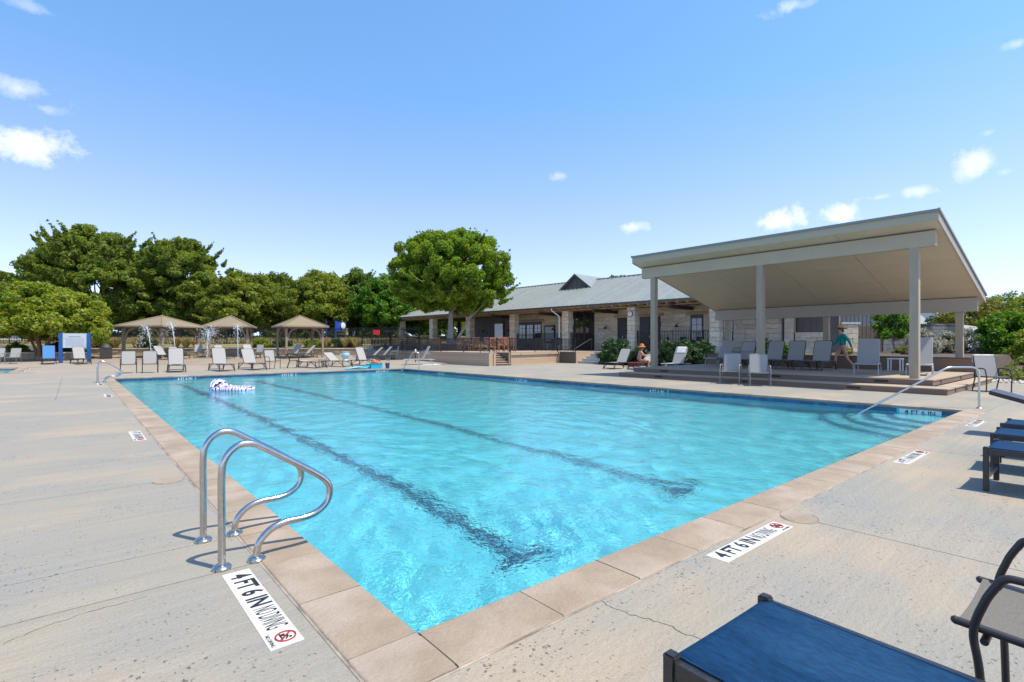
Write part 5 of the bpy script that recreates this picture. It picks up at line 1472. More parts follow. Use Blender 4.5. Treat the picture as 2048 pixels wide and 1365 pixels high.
towel('white towel hung over the lounger back behind the left front pavilion post', (21.9, 12.5, 0), R(rzc(.72, .7)), 'towel_white', [(.44, .82), (.58, 1.1), (.64, 1.16), (.70, 1.1), (.70, .85)], .5)

# teak tables and chairs, iron set on terrace and porch
def teak_chair(m='teak'):
    o = thing('teak_chair', 'x', 'chair')
    for x in (-.22, .22):
        MB().box(x - .025, x + .025, -.22, -.17, 0, .64).build('leg', m, o)
        MB().beam((x, .22, 0), (x, .30, .98), .045, .05, (0, 1, 0)).build('leg', m, o)
        MB().box(x - .03, x + .03, -.25, .26, .64, .665).build('armrest', m, o)
    for i in range(5): MB().box(-.23, .23, -.22 + i * .09, -.22 + i * .09 + .078, .42, .445).build('slat', m, o)
    for i in range(6):
        x = -.165 + i * .066; MB().beam((x, .237, .47), (x, .286, .90), .045, .016, (0, 1, 0)).build('slat', m, o)
    MB().beam((-.22, .29, .93), (.22, .29, .93), .05, .09).beam((-.2, .235, .46), (.2, .235, .46), .04, .06).build('back_rail', m, o)
    return o
def teak_table(m='teak', w=1.0, h=.73):
    o = thing('teak_table', 'x', 'table')
    for i in range(8): MB().box(-w / 2, w / 2, -w / 2 + i * w / 8 + .004, -w / 2 + (i + 1) * w / 8 - .004, h - .03, h).build('slat', m, o)
    for x in (-1, 1):
        for y in (-1, 1): MB().box(x * (w / 2 - .08) - .03, x * (w / 2 - .08) + .03, y * (w / 2 - .08) - .03, y * (w / 2 - .08) + .03, 0, h - .031).build('leg', m, o)
    MB().box(-w / 2 + .08, w / 2 - .08, -.02, .02, h - .11, h - .031).build('apron', m, o)
    return o
tc, tt = teak_chair(), teak_table()
def at_t(proto, px, d, rz, lab, grp):
    x, y = at(px, d); return place(proto, used, x, y, TZZ, rz, lab, None, grp)
GC, GT = 'teak chairs on the terrace', 'teak tables on the terrace'
for px, d, rz, lab in ((808, 41.5, -140, 'teak chair at the far left end of the terrace'), (826, 40.5, -20, 'teak chair second from the left end of the terrace'), (850, 40, 60, 'shaded teak chair behind the left terrace table'), (874, 38.6, 140, 'sunlit teak chair just left of the tree planter'),
                   (924, 37.6, -50, 'teak chair just right of the tree planter'), (954, 37, 130, 'teak chair left of the terrace steps, facing the tree'), (971, 35.5, -60, 'teak chair directly behind the double railing post at the steps'), (984, 37.2, 150, 'teak chair behind the top of the terrace steps'),
                   (1003, 35.2, 140, 'teak chair right above the terrace steps'), (1013, 36.2, 160, 'teak chair right of the steps, in the middle of three'), (1023, 35.0, 120, 'rightmost teak chair on the terrace by the railing')):
    at_t(tc, px, d, rz, lab, GC)
for px, d, rz, lab in ((818, 41.8, 10, 'teak table at the far left end of the terrace'), (858, 39.4, 20, 'teak table left of the tree planter'), (939, 37.4, 5, 'teak table right of the tree planter'), (992, 36.2, 30, 'teak table behind the terrace steps')):
    at_t(tt, px, d, rz, lab, GT)
it = thing('bistro_table', 'round black iron bistro table on the terrace below the notice board', 'table', (*at(1098, 39.5), TZZ))
MB().lathe([(.02, .70), (.42, .70), (.42, .725), (.02, .73)], n=20).build('table_top', 'iron', it)
m = MB().tube([(0, 0, .05), (0, 0, .7)], .03, 8)
for k in range(4): a = k * math.pi / 2; m.tube([(0, 0, .2), (math.cos(a) * .3, math.sin(a) * .3, 0)], .018, 6)
m.build('pedestal', 'iron', it)
ic = teak_chair('iron'); ic.name = 'iron_chair'; used.add(ic.name)
x, y = at(1112, 38.6); ic.location = (x, y, TZZ); ic.rotation_euler = (0, 0, R(-60)); ic['label'] = 'black iron chair right of the round bistro table'
for px, d, rz, lab in ((1083, 38.8, 100, 'black iron chair left of the round bistro table'), (1345, 34.0, 20, 'left black iron chair behind the porch railing right of the doors'), (1374, 33.6, -10, 'middle black iron chair behind the porch railing'), (1404, 33.4, -40, 'right black iron chair behind the porch railing under the window')):
    x, y = at(px, d); dup(ic, (x, y, FZ), R(rz), lab)
x, y = at(1392, 34.0); t4 = dup(it, (x, y, FZ), 0, 'black iron table behind the porch railing below the dark window')

# ------------------------------------------------------------------ pool rails
def rail_thing(label, loc, rz, path, r=.021, n=5, flanges=(), name='grab_rail', smooth_n=6):
    o = thing(name, label, 'pool rail', loc, rz)
    MB().tube(smooth_path(path, smooth_n), r, 14).build('rail', 'steel', o, True)
    for p in flanges: MB().lathe([(.052, .001), (.052, .014), (.04, .026), (.026, .03)], p[0], p[1], n=20).build('flange', 'steel', o, True)
    return o
gpath = [(-.53, 0, -.02), (-.53, 0, .3), (-.53, 0, .56), (-.505, 0, .655), (-.44, 0, .712), (-.36, 0, .712), (-.28, 0, .668), (-.1, 0, .55), (.02, 0, .468), (.085, 0, .41), (.108, 0, .345), (.085, 0, .268), (.02, 0, .218), (-.06, 0, .20), (-.17, 0, .198), (-.26, 0, .172), (-.325, 0, .11), (-.342, 0, .04), (-.342, 0, -.02)]
gpath = [(x + .53, y, z) for x, y, z in gpath]
rail_thing('front polished steel grab rail at the near left pool edge, closest to the camera', (-.53, 1.335, 0), 0, gpath, flanges=((0, 0), (.188, 0)))
rail_thing('rear polished steel grab rail of the near left pair, partly behind the front one', (-.53, 1.895, 0), 0, gpath, flanges=((0, 0), (.188, 0)))
rail_thing('front steel grab rail of the far pair at the left pool corner', (-.55, 20.15, 0), 0, gpath, flanges=((0, 0), (.188, 0)), smooth_n=3)
rail_thing('rear steel grab rail of the far pair at the left pool corner', (-.55, 20.7, 0), 0, gpath, flanges=((0, 0), (.188, 0)), smooth_n=3)
d_ = Vector((-1.75, 1.55)).normalized(); sx, sy = 12.87, -.15
H = lambda s, z: (d_.x * s, d_.y * s, z)
rail_thing('long sloping steel handrail over the corner pool steps at right', (sx, sy, 0), 0, fillet([H(0, -.02), H(0, .84), H(.62, .84), H(2.45, -.13), H(2.6, -.35)], [.1, .17, .09, .06], 8), .02, name='handrail', smooth_n=1, flanges=((0, 0),))
rail_thing('slim steel rail at the far right pool corner before the terrace', (12.75, 22.0, 0), R(150), fillet([(0, 0, -.02), (0, 0, .85), (.3, 0, .88), (.95, 0, -.25)], .1, 6), .02, smooth_n=1, flanges=((0, 0),))

# ------------------------------------------------------------------ deck markers and skimmer lids
big = text_mesh('4 FT 6 IN', .140, 'black_print', 1.0, ext=.0004, bold=.03); nod = text_mesh('NO DIVING', .140, 'black_print', 1.0, ext=.0004, bold=.004)
for me_, w_ in ((big, .455), (nod, .245)):
    k_ = w_ / max(v.co.x for v in me_.vertices)
    for v in me_.vertices: v.co.x *= k_
tiny = text_mesh('NO DIVING', .024, 'black_print', .9, align='CENTER')
mk = MB().box(0, .95, -.071, .071, -.02, .0025).mesh('marker', 'sign_white')
ring = MB().tube([(math.cos(a) * .042, math.sin(a) * .042, 0) for a in np.arange(0, 6.28, .25)], .004, 6, closed=True).beam((-.028, .028, 0), (.028, -.028, 0), .006, .008).mesh('ring', 'red_print')
dv = MB()
dv.beam((-.028, -.018, 0), (.022, -.018, 0), .006, .003); dv.beam((-.018, -.012, 0), (.004, .010, 0), .009, .003); dv.beam((.004, .010, 0), (.024, -.004, 0), .006, .003)
dv.ball((.014, .018, 0), .007, (1, 1, .3), 8, 4); dv.beam((-.022, .0, 0), (-.018, -.014, 0), .006, .003)
dv = dv.mesh('diver', 'black_print')
mk_mesh = mk
def marker(x, y, rz, lab):
    o = thing('depth_marker', lab, 'depth marker', (x, y, 0), R(rz), 'depth markers set in the pool deck')
    p = put('plate', mk_mesh, o)
    wb_ = max(v.co.x for v in big.vertices); wn = max(v.co.x for v in nod.vertices)
    put('lettering', big, o, (.05, 0.004, .003)); put('lettering', nod, o, (.05 + wb_ + .025, 0.004, .003))
    put('ring', ring, o, (.873, .013, .0045)); put('diver', dv, o, (.873, .013, .0045)); put('lettering', tiny, o, (.873, -.053, .003))
marker(-.478, 1.235, -90, 'white 4 FT 6 IN NO DIVING marker beside the near left grab rails')
marker(-.49, 7.55, -90, 'white depth marker along the left pool edge, second from the camera')
marker(-.51, 15.1, -90, 'small white depth marker along the left pool edge, third from the camera')
marker(-.51, 20.0, -90, 'small white depth marker below the far left grab rails')
marker(1.81, -.462, 0, 'white 4 FT 6 IN NO DIVING marker in front, beside the round skimmer lid')
marker(5.77, -.475, 0, 'white depth marker along the right pool edge near the first dark lounger')
marker(9.75, -.475, 0, 'white depth marker along the right pool edge nearest the corner steps')
marker(-2.98, 31.0, 90, 'near small white depth marker beside the wading pool')
marker(-2.98, 34.6, 90, 'far small white depth marker beside the wading pool')
for lab, x, y in (('round tan skimmer lid in the deck beside the front depth marker', 3.0, -.485), ('round tan skimmer lid in the deck along the left pool edge', -.49, 3.87)):
    o = thing('skimmer_lid', lab, 'skimmer lid', (x, y, 0))
    MB().lathe([(.002, .001), (.118, .001), (.12, .0045), (.002, .0055)], n=28).build('lid', 'sandstone', o)
    MB().tube([(math.cos(a) * .127, math.sin(a) * .127, .001) for a in np.arange(0, 6.28, .2)], .006, 5, closed=True).build('collar', 'joint_filler', o)

# ------------------------------------------------------------------ near dark framed loungers and armchair at right
def tube_lounger(sling='sling_blue', back=0):
    """flat strap lounger with square tube frame; foot edge at local y = 0, head towards -y"""
    o = thing('pool_lounger', 'x', 'sun lounger')
    w = .285; h = .385; L = 1.9
    for s in (-1, 1):
        MB().beam((s * w, -.02, h - .028), (s * w, -1.18, h - .028), .034, .05).build('side_rail', 'black_frame', o)
        MB().beam((s * w, -1.185, h - .028), (s * w, -L, h - .028), .034, .05).build('side_rail', 'black_frame', o)
        for y in (-.03, -1.5):
            bm = bmesh.new(); bmesh.ops.create_cube(bm, size=1)
            for v in bm.verts: v.co = Vector((v.co.x * .042 + s * (w + (.0 if y < -1 else .002)), v.co.y * .042 + y, (v.co.z + .5) * ((h + .012) if y > -1 else h - .055)))
            bmesh.ops.bevel(bm, geom=list(bm.edges), offset=.006, segments=2, affect='EDGES')
            me = bpy.data.meshes.new('leg'); bm.to_mesh(me); bm.free(); me.materials.append(MATS['black_frame']); put('leg', me, o)
    MB().beam((-w + .022, -.03, .13), (w - .022, -.03, .13), .028, .04).build('cross_bar', 'black_frame', o); MB().beam((-w + .022, -1.5, .13), (w - .022, -1.5, .13), .028, .04).build('cross_bar', 'black_frame', o)
    MB().beam((-w + .018, -.045, h - .05), (w - .018, -.045, h - .05), .03, .03).build('end_bar', 'black_frame', o)
    m = MB(); nx = 10
    prof = [(-.028, h - .075), (-.012, h - .05), (-.012, h - .02), (-.026, h - .004), (-.06, h + .003), (-.3, h + .002), (-.8, h), (-1.18, h + .002)]
    vs = []; 
    for y, z in prof:
        for i in range(nx + 1):
            t = -1 + 2 * i / nx; vs.append((t * (w - .012), y, z - .010 * (1 - t * t) * (1 if y < -.1 else .2)))
    q = len(prof); fs = [(a * (nx + 1) + i, (a + 1) * (nx + 1) + i, (a + 1) * (nx + 1) + i + 1, a * (nx + 1) + i + 1) for a in range(q - 1) for i in range(nx)]
    b = m.add(vs, fs).build('seat', sling, o, True); md = b.modifiers.new('thickness', 'SOLIDIFY'); md.thickness = .004; md.offset = -1
    hem = MB()
    for s in (-1, 1): hem.tube([(s * (w - .015), -.05, h + .001), (s * (w - .015), -.8, h - .001), (s * (w - .015), -1.18, h)], .0045, 6)
    hem.build('hem', sling, o, True)
    m = MB().slab([(-w + .02, 0, 0), (-w + .02, -.70, 0), (w - .02, -.70, 0), (w - .02, 0, 0)], .006)
    bk = m.build('backrest', sling, o, loc=(0, -1.2, h - .004))
    MB().beam((-w + .035, 0, -.015), (-w + .035, -.71, -.015), .026, .022).beam((w - .035, 0, -.015), (w - .035, -.71, -.015), .026, .022).beam((-w + .03, -.71, -.015), (w - .03, -.71, -.015), .026, .022).build('back_frame', 'black_frame', bk)
    bk.rotation_euler = (R(back), 0, 0)
    return o
TL = tube_lounger()
GL = 'dark framed loungers at the right pool side'
for x, y, rz, lab in ((.455, -1.185, -2, 'large blue sling lounger with black frame in the foreground'), (5.33, -1.24, 0, 'blue lounger with black square legs at the right edge, first in the row'), (6.35, -1.15, 2, 'blue lounger at the right edge, second in the row'), (7.35, -1.12, 0, 'blue lounger at the right edge, third in the row')):
    place(TL, used, x, y, 0, rz, lab, None, GL)
# the lounger turned head-first to the pool: grey pad raised
o = thing('pool_lounger', 'dark grey lounger with raised padded head end pointing at the pool, right edge', 'sun lounger', (9.1, -1.0, 0), 0, GL)
for s in (-1, 1):
    MB().beam((s * .27, -.35, .34), (s * .27, -1.9, .34), .034, .05).build('side_rail', 'black_frame', o)
    for y in (-.5, -1.8): MB().box(s * .27 - .02, s * .27 + .02, y - .02, y + .02, 0, .314).build('leg', 'black_frame', o)
b = MB().slab([(-.25, -1.9, .375), (.25, -1.9, .375), (.25, -.62, .375), (-.25, -.62, .375)], .03).build('seat', 'sling_grey', o)
q = MB()
out = fillet([(-.27, 0, 0), (-.27, .85, 0), (.27, .85, 0), (.27, 0, 0)], .07, 4); k = len(out)
q.add([(p.x, p.y, .028) for p in out] + [(p.x, p.y, -.028) for p in out], [tuple(range(k)), tuple(range(2 * k - 1, k - 1, -1))] + [(i, k + i, k + (i + 1) % k, (i + 1) % k) for i in range(k)])
b = q.build('backrest', 'brown_frame', o, loc=(0, -.62, .385)); b.rotation_euler = (R(16), 0, 0)
# armchair cut by the right edge
AC = thing('armchair', 'brown framed armchair with woven beige seat at the right picture edge', 'chair', (1.15, -2.0, 0), R(180))
w, z = .232, .445; fr = 'brown_frame'
for s in (-1, 1):
    MB().tube(smooth_path([(s * w, -.20, 0), (s * w, -.21, .30), (s * w, -.225, .43), (s * w, -.20, .53), (s * w, -.172, .592)], 8), .0115, 12).build('leg', fr, AC, True)
    MB().tube(smooth_path([(s * w, .34, 0), (s * w, .27, .24), (s * w, .24, .445), (s * w, .26, .60)], 6), .0115, 12).build('leg', fr, AC, True)
    MB().tube(fillet([(s * w, -.174, .586), (s * w, -.155, .622), (s * w, .27, .63)], .03, 8), .012, 12).build('armrest', fr, AC, True)
    MB().tube([(s * (w - .016), -.27, z), (s * (w - .016), .23, z - .025)], .0125, 12).ball((s * (w - .016), -.27, z), .0128, n=12).build('seat_rail', fr, AC, True)
MB().tube([(-w, .2, z - .05), (w, .2, z - .05)], .011, 10).build('cross_bar', fr, AC, True)
MB().tube([(-w, -.20, z - .035), (w, -.20, z - .035)], .011, 10).build('cross_bar', fr, AC, True)
m = MB()
q = w - .014; n = 10; f = lambda x: z + .010 - .014 * (1 - (x / q) ** 2)
for j in range(n):
    xa, xb = -q + 2 * q * j / n, -q + 2 * q * (j + 1) / n
    m.slab([(xa, -.262, f(xa)), (xb, -.262, f(xb)), (xb, .2, f(xb) - .022), (xa, .2, f(xa) - .022)], .005)
m.build('seat', 'sling_beige', AC, True)
bk = MB().slab([(-q, 0, 0), (q, 0, 0), (q, .55, 0), (-q, .55, 0)], .005).build('backrest', 'sling_beige', AC, loc=(0, .24, z - .01))
MB().tube(fillet([(-q - .01, 0, -.004), (-q - .01, .56, -.004), (q + .01, .56, -.004), (q + .01, 0, -.004)], .05, 5), .0125, 10).build('back_frame', fr, bk, True)
bk.rotation_euler = (R(74), 0, 0)

# ------------------------------------------------------------------ signs, bin, urn, toys, float, jets
sg = thing('rules_sign', 'pool sign board with pale panel of fine print between two blue posts', 'sign', (*at(150, 34), gz(*at(150, 34))), R(-12))
for x in (-.72, .72): MB().box(x - .09, x + .09, -.09, .09, 0, 1.95).build('post', 'blue_paint', sg)
MB().box(-.62, .62, -.03, .03, .98, 1.92).build('panel', 'board_face', sg)
m = MB(); r2 = random.Random(2)
m.box(-.34, .30, -.034, -.0302, 1.68, 1.73)
for k in range(9):
    z = 1.60 - k * .062; x = -.48
    while x < .46: e = x + r2.uniform(.05, .16); m.box(x, min(e, .48), -.0335, -.0302, z, z + .016); x = e + .025
m.build('fine_print', 'grey_print', sg)
x, y = at(212, 38.5); bn = thing('litter_bin', 'dark square litter bin with domed top beside the rubble wall', 'bin', (x, y, gz(x, y)))
MB().box(-.36, .36, -.36, .36, .04, .78).build('body', 'dark_bin', bn)
for k in range(6): MB().box(-.36 + k * .124, -.36 + k * .124 + .1, -.375, -.361, .08, .74).build('slat', 'dark_bin', bn)
MB().lathe([(.40, .782), (.40, .84), (.3, .95), (.2, 1.08), (.1, 1.13)], n=16).build('lid', 'dark_bin', bn, True)
ur = thing('ceramic_urn', 'blue grey glazed urn standing on the half reclined lounger', 'urn', (10.72, 26.78, .335))
MB().lathe([(.13, 0), (.17, .03), (.16, .07), (.12, .10), (.15, .16), (.21, .28), (.235, .38), (.2, .46), (.19, .49), (.22, .52), (.2, .53), (.16, .50), (.15, .3)], n=24).build('body', 'glaze', ur, True)
for s in (-1, 1): MB().tube(smooth_path([(s * .21, 0, .43), (s * .275, 0, .40), (s * .26, 0, .3), (s * .2, 0, .26)], 4), .02, 7).build('handle', 'glaze', ur, True)
# toys at the pool edge
tb = thing('toy_tub', 'turquoise tub full of orange pool toys at the far pool edge', 'toy tub', (11.05, 23.45, 0), R(-30))
MB().prism([(-.28, -.2), (.28, -.2), (.28, .2), (-.28, .2)], 0, .015).box(-.28, .28, -.2, -.185, .0151, .3).box(-.28, .28, .185, .2, .0151, .3).box(-.28, -.265, -.185, .185, .0151, .3).box(.265, .28, -.185, .185, .0151, .3).build('tub', 'cyan_plastic', tb)
MB().box(-.3, .3, -.22, -.2, .27, .3).box(-.3, .3, .2, .22, .27, .3).box(-.3, -.28, -.2, .2, .27, .3).box(.28, .3, -.2, .2, .27, .3).build('rim', 'teal_plastic', tb)
oy_ = thing('pool_toy', 'orange inflatable toy sticking out of the turquoise tub', 'toy', (11.0, 23.43, .18))
MB().tube([(math.cos(a) * .17, math.sin(a) * .1, .16 + .05 * math.sin(2 * a)) for a in np.arange(0, 6.28, .35)], .05, 8, closed=True).ball((-.1, 0, .27), .06).build('body', 'orange_plastic', oy_, True)
nb = thing('toy_bucket', 'small navy bucket right of the turquoise toy tub', 'bucket', (11.55, 23.2, 0))
MB().lathe([(.09, 0), (.12, .3), (.125, .3), (.11, .28), (.085, .02)], n=16).build('body', 'navy_plastic', nb, True)
MB().tube(smooth_path([(-.12, 0, .28), (-.08, 0, .4), (0, 0, .44), (.08, 0, .4), (.12, 0, .28)], 4), .008, 6).build('handle', 'navy_plastic', nb)
bk = thing('toy_bucket', 'green teal round bucket left of the turquoise toy tub', 'bucket', (10.68, 23.6, 0))
MB().lathe([(.12, 0), (.16, .26), (.165, .26), (.15, .24), (.115, .02)], n=16).build('body', 'teal_plastic', bk, True)
MB().tube(smooth_path([(-.16, 0, .25), (-.1, 0, .36), (0, 0, .4), (.1, 0, .36), (.16, 0, .25)], 4), .008, 6).build('handle', 'teal_plastic', bk)
bg_ = thing('swim_noodles', 'bright blue foam swim noodles lying at the pool edge left of the tub', 'pool noodles', (10.1, 23.5, 0), R(-18))
for i, (a, b) in enumerate((((-.7, -.1), (.45, .1)), ((-.6, .02), (.5, .2)), ((-.55, -.2), (.5, -.05)))):
    MB().tube(smooth_path([(a[0], a[1], .045), (0, (a[1] + b[1]) / 2 + .05, .05 + .03 * i), (b[0], b[1], .045 + .05 * i)], 5), .04, 9).build('noodle', 'cyan_plastic', bg_, True)
# inflatable
flt = thing('pool_float', 'zebra striped white inflatable lounger floating on the pool', 'pool float', (2.62, 15.9, WZ - .05), R(-46)); flt.scale = (.9, .9, .8)
m = MB()
ringp = [(.62 * math.copysign(abs(math.cos(a)) ** .6, math.cos(a)), .40 * math.copysign(abs(math.sin(a)) ** .6, math.sin(a)), .10) for a in np.arange(0, 6.283, .22)]
m.tube(ringp, .105, 10, closed=True)
m.build('rim_tube', 'zebra_vinyl', flt, True)
for i in range(5): MB().tube([(-.36 + i * .19, -.34, .09), (-.36 + i * .19, 0, .10), (-.36 + i * .19, .34, .09)], [.07, .09, .07], 10).build('mattress_rib', 'zebra_vinyl', flt, True)
m = MB()
hp = smooth_path([(-.50, -.36, .15), (-.54, -.22, .30), (-.56, 0, .345), (-.54, .22, .30), (-.50, .36, .15)], 5)
m.tube(hp, [.10 + .05 * math.sin(math.pi * i / (len(hp) - 1)) for i in range(len(hp))], 10)
m.tube(smooth_path([(-.32, -.3, .16), (-.34, 0, .24), (-.32, .3, .16)], 5), .10, 10)
m.build('headrest', 'zebra_vinyl', flt, True)
# splash pad jets
def jet(label, px, d, h, dxp, n, seed, r=.035, spread=.12):
    x, y = at(px, d); z = gz(x, y); o = thing('water_jet', label, 'water jet', (x, y, z)); rg = random.Random(seed)
    ex, ey = cam2w(1, 0)[0] + 1.196, cam2w(1, 0)[1] + 2.078
    MB().lathe([(.09, 0), (.09, .02), (.03, .04)], n=12).build('nozzle', 'steel', o)
    pts = [(ex * dxp * t, ey * dxp * t, h * (1 - (1 - t) ** 2)) for t in np.linspace(0, 1, 14)]
    MB().tube(pts, [r * (.5 + .7 * i / 13) * rg.uniform(.7, 1.2) for i in range(14)], 7).build('stream', 'spray', o, True)
    dm = MB()
    for i in range(n):
        t = rg.random() ** .6 * 1.75; q = spread * (.25 + t)
        dm.ball((ex * dxp * t + rg.gauss(0, q), ey * dxp * t + rg.gauss(0, q), max(.02, h * (1 - (1 - t) ** 2) + rg.gauss(0, q * .8))), rg.uniform(.008, .024), (1, 1, 1.4), 5, 4)
    tag(dm.build('droplets', 'spray', o), kind='stuff')
jet('arching water jet in front of the left gazebo, left one', 304, 37.2, 2.35, -.45, 220, 1)
jet('arching water jet in front of the left gazebo, right one', 352, 37.8, 2.6, -.40, 150, 2)
jet('tall straight water jet in front of the middle gazebo', 476, 36.6, 2.5, -.05, 160, 3)
jet('broad misty spray between the left and middle gazebos', 414, 39, 2.1, .12, 520, 4, .05, .22)
# patio heater-like post lamp, distant lamp, play structure
x, y = at(783, 40.5); pl_ = thing('post_lamp', 'thin post with flat square top standing at the left end of the terrace', 'lamp', (x, y, .4))
MB().tube([(0, 0, 0), (0, 0, 1.86)], .03, 8).build('post', 'iron', pl_); MB().box(-.5, .5, -.5, .5, 1.86, 1.92).build('top', 'gutter', pl_)
bl_ = thing('bollard_light', 'short black post with white lamp head below the terrace railing', 'bollard light', (*at(831, 34.5), 0))
MB().tube([(0, 0, 0), (0, 0, .78)], .03, 8).build('post', 'iron', bl_); MB().lathe([(.05, .78), (.055, .92), (.03, .95)], n=12).build('lamp_head', 'white_paint', bl_)
x, y = at(71, 66); lp = thing('street_lamp', 'white lamp post top above the crape myrtle at left', 'street lamp', (x, y, 2))
MB().tube([(0, 0, 0), (0, 0, 7.2)], [.12, .09], 8).build('pole', 'white_paint', lp); MB().box(-.1, .5, -.12, .12, 7.2, 7.32).build('lamp_head', 'white_paint', lp)
x, y = at(672, 57); ps = thing('play_structure', 'colourful playground frame with blue panel seen under the oaks', 'playground', (x, y, 1.8), R(30))
for a, b in ((-.8, -.6), (.8, -.6), (.8, .6), (-.8, .6)): MB().box(a - .06, a + .06, b - .06, b + .06, 0, 2.0).build('post', 'blue_play', ps)
MB().box(-.8, .8, -.6, .6, .75, .85).build('platform', 'dark_frame', ps); MB().box(-.72, .2, -.66, -.6, .9, 1.9).build('panel', 'blue_play', ps)
MB().lathe([(.02, 0), (.36, .02), (.36, .06), (.02, .08)], n=18).xf(Matrix.Translation((.25, -.72, 1.5)) @ Matrix.Rotation(R(90), 4, 'X')).build('round_panel', 'white_paint', ps)
MB().box(.9, 1.5, -.5, .3, .5, 1.3).build('climber', 'yellow_play', ps)
x, y = at(753, 56); rs = thing('playground_board', 'red playground panel on posts seen under the oaks left of the porch', 'playground', (x, y, 1.8), R(20))
MB().box(-.5, .5, -.04, .04, .5, 1.0).build('panel', 'red_play', rs)
for a in (-.46, .46): MB().box(a - .05, a + .05, .05, .15, 0, 1.1).build('post', 'dark_frame', rs)
x, y = at(1738, 40); el = thing('wall_light', 'black lamp and red pipe fitting on the batten annex above the gate', 'lamp', (x, y, 2.75), R(-33))
MB().tube([(0, 0, .2), (0, -.25, .25), (0, -.35, .1)], .03, 6).lathe([(.05, .1), (.18, -.08), (.17, -.085)], 0, -.35, 12).build('shade', 'iron', el)
MB().tube([(.55, 0, -.35), (.55, 0, .05)], .06, 8).build('pipe', 'red_play', el)

